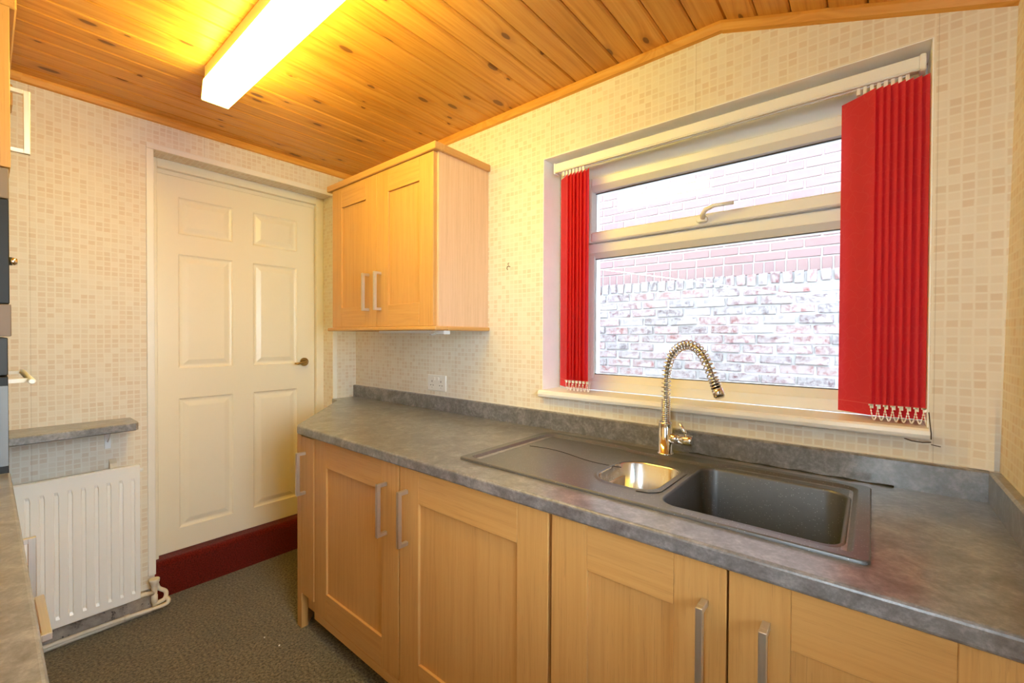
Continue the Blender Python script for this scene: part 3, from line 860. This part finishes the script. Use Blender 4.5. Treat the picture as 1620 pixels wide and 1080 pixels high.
# pull the back-left corner towards the front a little, as in the picture
SO = [(x - 0.0 + 0.03 * max(0, (-0.12 - y)) * 0, y) for x, y in SO]
well = [] 
well += arc(1.640, -0.548, 0.012, 180, 270, 5) + arc(2.598, -0.548, 0.012, 270, 360, 5) + arc(2.575, -0.140, 0.034, 0, 90, 6)
well += [(2.50, -0.106), (2.40, -0.106), (2.325, -0.107), (2.30, -0.110), (2.282, -0.118), (2.268, -0.131), (2.25, -0.139), (2.22, -0.142), (2.10, -0.142), (2.02, -0.141), (1.99, -0.136), (1.972, -0.122), (1.955, -0.111), (1.93, -0.106), (1.85, -0.106), (1.75, -0.106)]
well += arc(1.674, -0.152, 0.046, 90, 180, 7)
mainb = outline(2.238, 2.588, -0.532, -0.160, 0.045, 0.03, 0.05, 0.045)
halfb = outline(2.018, 2.203, -0.478, -0.232, 0.075, 0.05, 0.05, 0.075)
bm = NB()
z0 = 0.9102
r1 = loft(bm, [L3(SO, z0), L3(SO, z0 + 0.005), L3(inset(SO, 0.0025), z0 + 0.0075)])
r2 = loft(bm, [L3(well, z0 + 0.0075), L3(inset(well, 0.003), z0 + 0.0060), L3(inset(well, 0.009), z0 + 0.0005), L3(inset(well, 0.012), z0 - 0.0008)])
fill(bm, [r1[-1], r2[0]])
r3 = loft(bm, [L3(inset(mainb, -0.010), z0 - 0.0008), L3(inset(mainb, -0.004), z0 + 0.0018), L3(inset(mainb, -0.001), z0 + 0.0005), L3(inset(mainb, 0.001), z0 - 0.006), L3(inset(mainb, 0.010), z0 - 0.155), L3(inset(mainb, 0.018), z0 - 0.176), L3(inset(mainb, 0.036), z0 - 0.186)])
r4 = loft(bm, [L3(inset(halfb, -0.012), z0 - 0.0008), L3(inset(halfb, -0.005), z0 + 0.0022), L3(inset(halfb, 0.0), z0 + 0.0010), L3(inset(halfb, 0.003), z0 - 0.005)])
fill(bm, [r2[-1], r3[0], r4[0]])
f = bm.faces.new(r3[-1])
obj('sink_body', bm, 'composite', sink)
bm = NB()
r5 = loft(bm, [L3(inset(halfb, 0.001), z0 - 0.001), L3(inset(halfb, 0.004), z0 - 0.004), L3(inset(halfb, 0.010), z0 - 0.100), L3(inset(halfb, 0.018), z0 - 0.118), L3(inset(halfb, 0.035), z0 - 0.124)])
bm.faces.new(r5[-1])
obj('half_bowl', bm, 'inox', sink, 'small stainless steel bowl')
for (cx, cy, zz, r) in ((2.11, -0.355, z0 - 0.1235, 0.030), (2.412, -0.345, z0 - 0.1855, 0.042)):
    bm = NB(); loftp = [[(cx + rr * math.cos(2 * math.pi * k / 24), cy + rr * math.sin(2 * math.pi * k / 24), zz + dz) for k in range(24)] for rr, dz in ((r, 0.0), (r * 0.96, 0.002), (r * 0.7, 0.0005), (r * 0.55, 0.0035))]
    rr = loft(bm, loftp); bm.faces.new(rr[-1])
    obj('waste', bm, 'chrome', sink, 'round metal waste')
bm = NB()
pts = []
for i in range(25):
    s = i / 24; pts.append((1.675 + 0.37 * s, -0.300 + 0.016 * math.sin(s * 6.0) - 0.022 * s, z0 - 0.0004))
tube(bm, pts, 0.0016, 6)
obj('drainer_groove', bm, 'black', sink)
bm = NB(); tube(bm, [(2.219, -0.455, z0 + 0.0002), (2.221, -0.27, z0 + 0.0002)], 0.0012, 6); tube(bm, [(2.165, -0.492, z0 + .0002), (2.195, -0.486, z0 + .0002), (2.214, -0.468, z0 + .0002), (2.219, -0.455, z0 + .0002)], 0.0012, 6)
obj('overflow_channel', bm, 'black', sink)

# ---------------------------------------------------------------- tap
tap = thing('tap', 'chrome kitchen tap with a coiled spring neck behind the sink', 'tap', (2.1, -0.105, 0.918))
TX, TY = 2.1, -0.108
DU = Vector((0.866, -0.5, 0))
def tp(s, z): return Vector((TX, TY, z)) + DU * s
bm = NB(); tube(bm, [(TX, TY, 0.9165), (TX, TY, 0.922), (TX, TY, 0.9225), (TX, TY, 1.020), (TX, TY, 1.0205), (TX, TY, 1.024)], 0.02, 24, rad=[.0275, .0265, .0225, .0225, .0225, .020])
obj('tap_body', bm, 'chrome', tap)
ctrl = [(0, 1.02), (0, 1.10), (0.001, 1.16), (0.006, 1.20), (0.024, 1.243), (0.058, 1.273), (0.098, 1.284), (0.135, 1.276), (0.163, 1.254), (0.187, 1.218), (0.203, 1.187), (0.226, 1.140)]
def crom(ps, m=14):
    out = []
    for i in range(len(ps) - 1):
        p0 = ps[max(i - 1, 0)]; p1 = ps[i]; p2 = ps[i + 1]; p3 = ps[min(i + 2, len(ps) - 1)]
        for k in range(m):
            t = k / m
            out.append(0.5 * ((2 * p1) + (p2 - p0) * t + (2 * p0 - 5 * p1 + 4 * p2 - p3) * t * t + (3 * p1 - p0 - 3 * p2 + p3) * t ** 3))
    out.append(ps[-1]); return out
path = crom([tp(a, b) for a, b in ctrl])
bm = NB(); tube(bm, path, 0.0062, 10)
obj('hose', bm, mat_steel('hose_dark_steel', (0.38, 0.37, 0.36), 0.3), tap, 'ribbed grey steel hose')
# arc-length sampling for the spring
L = [0]
for a, b in zip(path, path[1:]): L.append(L[-1] + (b - a).length)
def at(s):
    s = max(0, min(L[-1] - 1e-6, s))
    import bisect
    i = bisect.bisect_right(L, s) - 1; i = min(i, len(path) - 2)
    t = (s - L[i]) / (L[i + 1] - L[i]); return path[i].lerp(path[i + 1], t), (path[i + 1] - path[i]).normalized()
N3 = DU.cross(Vector((0, 0, 1)))
sp = []; s = 0.004; ang = 0.0
while s < L[-1] - 0.002:
    pitch = 0.0062 if s < 0.078 else (0.0140 if s < L[-1] - 0.055 else 0.0085)
    ds = pitch / 14; s += ds; ang += 2 * math.pi / 14
    p, tdir = at(s); u = N3; w = tdir.cross(u).normalized()
    rr = 0.0142
    sp.append(p + (u * math.cos(ang) + w * math.sin(ang)) * rr)
bm = NB(); tube(bm, sp, 0.0020, 6)
obj('spring', bm, 'chrome', tap, 'open chrome spring coil')
bm = NB(); e0, t0 = at(L[-1] - 0.050); e1, t1 = at(L[-1]); dirv = (e1 - e0).normalized()
tube(bm, [e0, e0 + dirv * 0.001, e0 + dirv * 0.03, e0 + dirv * 0.031, e0 + dirv * 0.052, e0 + dirv * 0.0525, e0 + dirv * 0.056], 0.012, 18, rad=[.009, .0115, .0125, .0150, .0155, .013, .0125])
obj('spray_head', bm, 'chrome', tap)
bm = NB()
tube(bm, [(TX + 0.012, TY, 0.972), (TX + 0.045, TY, 0.972), (TX + 0.0455, TY, 0.972), (TX + 0.047, TY, 0.972), (TX + 0.0475, TY, 0.972), (TX + 0.084, TY, 0.972), (TX + 0.088, TY, 0.972)], 0.018, 20, rad=[.0165, .0165, .0150, .0150, .0172, .0172, .0150])
tube(bm, [(TX + 0.068, TY, 0.986), (TX + 0.062, TY, 1.000), (TX + 0.048, TY - 0.004, 1.024)], 0.005, 10, rad=[.0055, .0055, .0048])
obj('mixer_lever', bm, 'chrome', tap)

# ---------------------------------------------------------------- vertical blind
vb = thing('vertical_blind', 'red vertical fabric blind drawn open to both sides of the window', 'blind', (2.13, 0.05, 2.06))
bm = NB(); box(bm, 1.553, 2.722, 0.033, 0.068, 2.028, 2.062, bev=0.002)
obj('headrail', bm, 'sill', vb)
bm = NB(); box(bm, 1.553, 2.722, 0.036, 0.040, 2.0235, 2.028); box(bm, 1.57, 2.70, 0.044, 0.05, 2.020, 2.0235)
tube(bm, [(1.556, 0.034, 2.024), (2.728, 0.034, 2.024)], 0.002, 6)
obj('cord_rail', bm, 'white', vb)
bm = NB(); box(bm, 2.722, 2.735, 0.032, 0.070, 2.020, 2.066, bev=0.003); box(bm, 1.546, 1.553, 0.032, 0.07, 2.02, 2.066, bev=0.002)
obj('end_bracket', bm, 'white', vb)
def vane_mesh(w):
    b = NB(); n = 8
    lo, hi = [], []
    for i in range(n + 1):
        a = -w / 2 + w * i / n; cv = 0.0025 * math.cos(math.pi * a / w)
        lo.append(b.verts.new((a, cv, 1.090 - 1.5))); hi.append(b.verts.new((a, cv, 2.004 - 1.5)))
    for i in range(n):
        f = b.faces.new((lo[i], lo[i + 1], hi[i + 1], hi[i])); f.smooth = True
    me = bpy.data.meshes.new('vane'); 
    b.to_mesh(me); b.free(); me.materials.append(M['vane']); return me
# object space z of the vane is centred at 1.5 m, so keep the hem line in that frame
for nd in M['vane'].node_tree.nodes:
    if nd.type == 'MATH' and nd.operation == 'SUBTRACT' and abs(nd.inputs[1].default_value - 1.122) < 1e-5: nd.inputs[1].default_value = 1.122 - 1.5
VM = {0: vane_mesh(0.083), 1: vane_mesh(0.098)}
def chain_bm(b, x0, x1, y, z):
    n = 15
    pts = [(x0 + (x1 - x0) * i / n, y - 0.001, z - 0.036 * math.sin(math.pi * i / n) ** 0.7) for i in range(n + 1)]
    tube(b, pts, 0.0007, 5)
    for p in pts[::1]:
        r = 0.0019
        tube(b, [(p[0], p[1], p[2] - r), (p[0], p[1], p[2] - r * .5), (p[0], p[1], p[2] + r * .5), (p[0], p[1], p[2] + r)], r, 6, rad=[r * .3, r, r, r * .3])
cm = {}
for side, x0, cnt, pitch, w, rot in ((0, 1.590, 7, 0.0170, 0.082, -36), (1, 2.593, 8, 0.0155, 0.097, -36)):
    for k in range(cnt):
        o = bpy.data.objects.new('vane', VM[side]); COL.objects.link(o); o.parent = vb
        o.location = Vector((x0 + pitch * k, 0.052, 1.5)) - wloc(vb)
        o.rotation_euler = (0, 0, math.radians(rot + random.uniform(-2, 2)))
        rr = math.radians(rot)
        ex, ey = x0 + pitch * k + math.cos(rr) * w / 2, 0.052 + math.sin(rr) * w / 2
        if side not in cm:
            b = NB(); box(b, -0.004, 0.004, -0.0015, 0.0015, -0.011, 0.0, bev=0.0006)
            box(b, -0.007, 0.002, -0.0015, 0.0015, -0.004, 0.0)
            chain_bm(b, -0.002, 0.012 if side == 0 else 0.013, 0.0, -0.006)
            me = bpy.data.meshes.new('weight_chain'); b.to_mesh(me); b.free(); me.materials.append(M['white']); cm[side] = me
        c = bpy.data.objects.new('weight_chain', cm[side]); COL.objects.link(c); c.parent = vb
        c.location = Vector((ex, ey - 0.003, 1.122)) - wloc(vb)
        b = None
        h = bpy.data.objects.new('carrier', None) if False else None
bm = NB()
for side, x0, cnt, pitch in ((0, 1.592, 7, 0.0165), (1, 2.594, 8, 0.0150)):
    for k in range(cnt):
        xx = x0 + pitch * k
        box(bm, xx - 0.005, xx + 0.004, 0.040, 0.052, 2.004, 2.024, bev=0.001)
obj('vane_carriers', bm, 'white', vb)

# ---------------------------------------------------------------- small things on the window wall
so = thing('socket', 'white double plug socket on the wall above the worktop', 'socket', (0.82, 0, 1.055))
bm = NB(); box(bm, 0.745, 0.893, -0.009, -0.0005, 1.012, 1.098, bev=0.003)
obj('faceplate', bm, 'socket', so)
bm = NB()
for cx in (0.783, 0.855):
    box(bm, cx - 0.002, cx + 0.002, -0.0096, -0.0088, 1.058, 1.068); box(bm, cx - 0.013, cx - 0.006, -0.0096, -0.0088, 1.040, 1.044); box(bm, cx + 0.006, cx + 0.013, -0.0096, -0.0088, 1.040, 1.044)
    tube(bm, [(cx, -0.0088, 1.030), (cx, -0.0097, 1.030)], 0.0018, 8)
obj('pin_holes', bm, 'dark', so)
bm = NB()
for cx in (0.803, 0.835): box(bm, cx - 0.006, cx + 0.006, -0.0125, -0.0085, 1.068, 1.086, bev=0.0015)
obj('switch', bm, 'socket', so)
bm = NB()
tube(bm, [(1.327, -0.0, 1.633), (1.327, -0.012, 1.633), (1.327, -0.020, 1.630), (1.326, -0.022, 1.622), (1.325, -0.016, 1.616)], 0.002, 8); tube(bm, [(1.318, -0.001, 1.640), (1.320, -0.008, 1.646), (1.326, -0.006, 1.650)], 0.0014, 6)
tag(obj('wall_hook', bm, simple('hook_metal', (0.12, 0.08, 0.05), 0.4, 0.8)), 'tiny dark screw hook in the wall between cabinet and window', 'hook')
# cracked and lifting wallpaper in the corner
bm = NB()
def crack(pts, r=0.0011): tube(bm, pts, r, 5)
crack([(2.747, -0.0005, 1.115), (2.749, -0.0005, 1.09), (2.752, -0.0005, 1.06), (2.752, -0.0005, 1.045)], 0.0013)
crack([(2.700, -0.0005, 1.041), (2.715, -0.0005, 1.036), (2.735, -0.0005, 1.035), (2.752, -0.0005, 1.038)], 0.0016)
crack([(2.752, -0.0005, 1.032), (2.764, -0.0005, 1.030), (2.77, -0.0005, 1.029)], 0.0012)
crack([(2.833, -0.0005, 1.030), (2.834, -0.0005, 1.045), (2.838, -0.0005, 1.056), (2.842, -0.0005, 1.060)], 0.0006)
obj('crack', bm, 'crack', wall_back, 'dark cracks in the wallpaper by the sill end')
bm = NB()
n = 10; A, B = [], []
for i in range(n + 1):
    z = 0.987 + 0.20 * i / n; bow = 0.014 * (1 - i / n) ** 1.5
    A.append(bm.verts.new((XR - 0.055, -0.0008, z))); B.append(bm.verts.new((XR - 0.012 + 0.004 * i / n, -0.002 - bow, z)))
for i in range(n): f = bm.faces.new((A[i], B[i], B[i + 1], A[i + 1])); f.smooth = True
obj('paper_flap', bm, 'wallpaper', wall_back, 'lifting edge of wallpaper in the corner')

# ---------------------------------------------------------------- door wall: shelf, radiator, pipes
sh = thing('wall_shelf', 'short slate-effect laminate shelf on the wall above the radiator', 'shelf', (0.1, -1.35, 0.89))
bm = NB(); prism(bm, [(0.001, -1.138), (0.170, -1.138), (0.185, -1.148), (0.205, -1.54), (0.001, -1.54)], 0.895, 0.928, bev=0.004, bsel=[1, 2], seg=2)
obj('shelf_board', bm, 'laminate', sh)
bm = NB(); box(bm, 0.001, 0.006, -1.225, -1.205, 0.80, 0.895); box(bm, 0.006, 0.13, -1.222, -1.208, 0.889, 0.895); tube(bm, [(0.005, -1.215, 0.83), (0.10, -1.215, 0.89)], 0.003, 6)
obj('bracket', bm, 'white', sh)

rad = thing('radiator', 'white ribbed panel radiator on the wall left of the door', 'radiator', (0.06, -1.5, 0.115))
RY0, RY1, RZ0, RZ1, RXF = -2.02, -1.119, 0.112, 0.722, 0.090
bm = NB()
zs = [RZ0, RZ0 + 0.004, RZ0 + 0.034, RZ0 + 0.052, RZ1 - 0.075, RZ1 - 0.055, RZ1 - 0.004, RZ1]
mk = [0, 0, 0, 1, 1, 0, 0, 0]
ys = []; pf = []
y = RY1; ys.append(y); pf.append(0)
y -= 0.018
while y > RY0 + 0.03:
    for dy, g in ((0, 0), (0.0035, 1.0), (0.0115, 1.0), (0.015, 0)):
        ys.append(y - dy); pf.append(g)
    y -= 0.0395
ys.append(RY0); pf.append(0)
grid = []
for z, mm in zip(zs, mk):
    e = 0.004 if z in (RZ0, RZ1) else 0
    grid.append([bm.verts.new((RXF - e - 0.009 * g * mm - (0.004 if q in (0, len(ys) - 1) else 0), yy, z)) for q, (yy, g) in enumerate(zip(ys, pf))])
for a, b in zip(grid, grid[1:]):
    for i in range(len(ys) - 1): bm.faces.new((a[i], b[i], b[i + 1], a[i + 1]))
box(bm, RXF - 0.022, RXF - 0.006, RY0, RY1, RZ0, RZ1)
obj('front_panel', bm, 'radiator', rad)
bm = NB(); box(bm, 0.030, 0.066, RY0 + 0.05, RY1 - 0.05, RZ0 + 0.04, RZ1 - 0.03)
obj('convector', bm, 'radiator', rad)
bm = NB()
for yy in (-1.20, -1.90): prism(bm, [(0.001, 0.60), (0.001, 0.75), (0.030, 0.735), (0.045, 0.70), (0.045, 0.60)], yy - 0.012, yy + 0.012, axis='y')
obj('bracket', bm, 'pipe', rad)
bm = NB(); tube(bm, [(0.076, RY1, RZ1 - 0.025), (0.076, RY1 + 0.008, RZ1 - 0.025), (0.076, RY1 + 0.0085, RZ1 - 0.025), (0.076, RY1 + 0.012, RZ1 - 0.025)], 0.008, 8, rad=[.010, .010, .006, .006])
obj('bleed_valve', bm, 'radiator', rad)
vp = thing('radiator_pipes', 'cream painted radiator valve and pipes along the skirting', 'pipes', (0.04, -1.08, 0.0))
bm = NB()
tube(bm, [(0.045, -1.062, 0.03), (0.045, -1.062, 0.05), (0.045, -1.062, 0.052), (0.045, -1.062, 0.085), (0.045, -1.062, 0.087), (0.045, -1.062, 0.135), (0.045, -1.062, 0.137), (0.045, -1.062, 0.150), (0.045, -1.062, 0.160), (0.045, -1.062, 0.164)], 0.012, 14, rad=[.008, .008, .013, .013, .011, .013, .014, .020, .021, .019])
tube(bm, [(0.072, -1.122, 0.118), (0.060, -1.10, 0.112), (0.048, -1.066, 0.100)], 0.010, 10)
obj('valve', bm, 'pipe', vp)
bm = NB()
tube(bm, crom([Vector(p) for p in ((0.030, -1.055, 0.16), (0.030, -1.045, 0.11), (0.035, -1.020, 0.085), (0.045, -1.018, 0.068), (0.050, -1.030, 0.052), (0.046, -1.062, 0.045))], 6), 0.009, 10)
tube(bm, crom([Vector(p) for p in ((0.050, -1.020, 0.060), (0.062, -1.012, 0.048), (0.066, -1.022, 0.036), (0.058, -1.06, 0.030), (0.048, -1.14, 0.030), (0.040, -1.25, 0.030), (0.038, -1.5, 0.030), (0.038, -2.1, 0.030))], 6), 0.009, 10)
tube(bm, [(0.024, -1.07, 0.0115), (0.024, -1.3, 0.0115), (0.024, -2.1, 0.0115)], 0.010, 10)
tube(bm, [(0.047, -1.15, 0.030), (0.045, -1.17, 0.030)], 0.0125, 10)
obj('pipe_run', bm, 'pipe', vp)

# ---------------------------------------------------------------- near side: tall oven housing, worktop, base units
tc = thing('tall_cabinet', 'tall oak oven housing at the left edge, against the door wall', 'cabinet', (0.42, -1.8, 0))
bm = NB()
box(bm, 0.122, 0.140, YF + 0.002, -1.540, 0.10, 2.24); box(bm, 0.700, 0.718, YF + 0.002, -1.540, 0.10, 2.24)
for z in (0.10, 0.60, 1.72, 2.222): box(bm, 0.140, 0.700, YF + 0.02, -1.545, z, z + 0.018)
box(bm, 0.140, 0.700, YF + 0.002, YF + 0.012, 0.10, 2.24)
obj('carcass', bm, 'oak_v', tc)
bm = NB(); box(bm, 0.122, 0.718, -1.60, -1.585, 0.002, 0.10)
obj('plinth_or_shade', bm, 'oak_h', tc)
d = shaker(tc, 0.124, 0.720, 1.786, 2.243, -1.512, face=1)
hh = add_handle(d, (0.690, -1.512, 1.935), math.pi, 0, 'cream-lit metal handle')
d = shaker(tc, 0.124, 0.720, 0.124, 0.598, -1.516, face=1)
add_handle(d, (0.66, -1.516, 0.45), math.pi)
bm = NB(); box(bm, 0.02, 0.70, -1.60, -1.497, 2.252, 2.315, bev=0.004); box(bm, 0.02, 0.120, -1.60, -1.490, 2.172, 2.252, bev=0.003)
obj('cornice', bm, 'oak_h', tc)
bm = NB(); box(bm, 0.122, 0.718, -1.540, -1.5155, 1.696, 1.783, bev=0.002); box(bm, 0.122, 0.718, -1.540, -1.513, 1.302, 1.394, bev=0.002)
obj('fascia', bm, 'brown', tc, 'taupe fascia strip')
ov = thing('built_in_oven', 'black built-in double oven with a pale bar handle in the tall housing', 'oven', (0.42, -1.8, 0.62))
bm = NB(); box(bm, 0.145, 0.695, YF + 0.03, -1.541, 0.62, 1.30); box(bm, 0.145, 0.695, YF + 0.03, -1.541, 1.395, 1.715)
obj('oven_body', bm, 'black', ov)
bm = NB(); box(bm, 0.124, 0.718, -1.540, -1.516, 1.396, 1.694, bev=0.002)
d1 = obj('oven_door', bm, 'blackglass', ov, 'upper black glass door')
bm = NB(); tube(bm, [(0.70, -1.517, 1.52), (0.70, -1.508, 1.52), (0.70, -1.500, 1.52)], 0.012, 14, rad=[.012, .012, .010])
obj('knob', bm, 'chrome', d1)
bm = NB(); box(bm, 0.124, 0.718, -1.540, -1.520, 1.19, 1.298, bev=0.002)
obj('control_panel', bm, 'black', ov)
bm = NB(); box(bm, 0.124, 0.718, -1.540, -1.520, 0.622, 1.186, bev=0.002)
d2 = obj('oven_door', bm, 'blackglass', ov, 'lower black glass door')
bm = NB(); tube(bm, [(0.16, -1.474, 1.169), (0.716, -1.474, 1.169), (0.722, -1.474, 1.169)], 0.0085, 14, rad=[.0085, .0085, .006])
for xx in (0.21, 0.655): prism(bm, [(xx - 0.018, -1.5205), (xx + 0.018, -1.5205), (xx + 0.010, -1.472), (xx - 0.010, -1.472)], 1.163, 1.175)
obj('oven_handle', bm, 'white', d2)
bm = NB(); box(bm, 0.717, 0.7195, -1.5395, -1.521, 0.93, 1.16); box(bm, 0.7195, 0.721, -1.534, -1.527, 0.93, 1.16)
obj('edge_strip', bm, simple('grey_edge', (0.22, 0.25, 0.30), 0.4), ov)

wt2 = thing('worktop', 'grey-brown laminate worktop on the near side, lower left corner', 'worktop', (1.4, -1.8, 0.872))
bm = NB(); prism(bm, [(0.722, YF + 0.002), (1.97, YF + 0.002), (1.97, -1.517), (0.722, -1.517)], 0.872, 0.910, bev=0.006, bsel=[2], seg=3)
obj('worktop_slab', bm, 'laminate', wt2)
def near_unit(x0, x1, kind, label, hx=None, name='base_cabinet'):
    t = thing(name, label, 'cabinet', ((x0 + x1) / 2, -1.85, 0))
    bm = NB()
    box(bm, x0, x0 + 0.018, YF + 0.01, -1.545, 0.10, 0.870); box(bm, x1 - 0.018, x1, YF + 0.01, -1.545, 0.10, 0.870)
    box(bm, x0 + 0.018, x1 - 0.018, YF + 0.01, -1.545, 0.10, 0.118); box(bm, x0 + 0.018, x1 - 0.018, YF + 0.01, YF + 0.02, 0.118, 0.87)
    obj('carcass', bm, 'plasterend', t)
    bm = NB(); box(bm, x0, x1, -1.62, -1.605, 0.002, 0.10)
    obj('plinth_or_shade', bm, 'oak_h', t)
    if kind == 'door':
        d = shaker(t, x0 + 0.002, x1 - 0.002, 0.124, 0.866, -1.525, face=1)
        add_handle(d, (hx, -1.525, 0.72), math.pi)
    else:
        for (a, b) in ((0.640, 0.866), (0.385, 0.636), (0.124, 0.381)):
            bm = NB(); box(bm, x0 + 0.002, x1 - 0.002, -1.545, -1.525, a, b, bev=0.0015)
            d = obj('drawer', bm, 'oak_h', t)
            add_handle(d, ((x0 + x1) / 2, -1.525, (a + b) / 2 - 0.006), math.pi, math.pi / 2)
    return t
near_unit(0.722, 1.120, 'door', 'oak base cabinet with an upright handle, under the near worktop beside the oven housing', 1.055)
near_unit(1.122, 1.612, 'drawer', 'oak drawer cabinet with a level pull handle, under the near worktop', name='drawer_cabinet')
near_unit(1.614, 1.965, 'door', 'oak base cabinet at the camera end of the near worktop', 1.93)

# crumbs on the carpet
for i, (x, y) in enumerate(((0.62, -0.80), (0.72, -0.78))):
    bm = NB(); bmesh.ops.create_icosphere(bm, subdivisions=1, radius=0.0035, matrix=Matrix.Translation((x, y, 0.003)))
    for v in bm.verts: v.co += Vector((random.uniform(-1, 1), random.uniform(-1, 1), 0)) * 0.0008
    tag(obj('crumb', bm, 'crumb'), ['white crumb on the carpet, the one nearer the door', 'white crumb on the carpet, the one nearer the cabinets'][i], 'crumb')

# loose pieces that were modelled together become parts of their own
def split(o, name=None):
    bm = bmesh.new(); bm.from_mesh(o.data); bm.verts.ensure_lookup_table()
    left = set(bm.verts); isl = []
    while left:
        st = [left.pop()]; cur = set(st)
        while st:
            v = st.pop()
            for e in v.link_edges:
                w = e.other_vert(v)
                if w in left: left.discard(w); cur.add(w); st.append(w)
        isl.append({v.index for v in cur})
    bm.free()
    if len(isl) < 2: return
    for k, ids in enumerate(isl):
        b = bmesh.new(); b.from_mesh(o.data); b.verts.ensure_lookup_table()
        bmesh.ops.delete(b, geom=[v for v in b.verts if v.index not in ids], context='VERTS')
        me = bpy.data.meshes.new(name or o.name)
        for mt in o.data.materials: me.materials.append(mt)
        b.to_mesh(me); b.free()
        if k == 0: first = me
        else:
            c = o.copy(); c.data = me; c.name = name or o.name; COL.objects.link(c)
    o.data = first
    if name: o.name = name
NAMES = {'fascia': None, 'end_bracket': None, 'end_cap': None, 'feet': 'foot', 'bracket': None, 'switch': None, 'crack': None,
         'vane_carriers': 'vane_carrier', 'gasket': None, 'glazing_bead': None, 'cornice': 'cornice_piece', 'light_rail': 'light_rail_piece', 'pin_holes': 'pin_hole'}
for o in list(bpy.data.objects):
    k = o.name.split('.')[0]
    if o.type == 'MESH' and k in NAMES: split(o, NAMES[k])
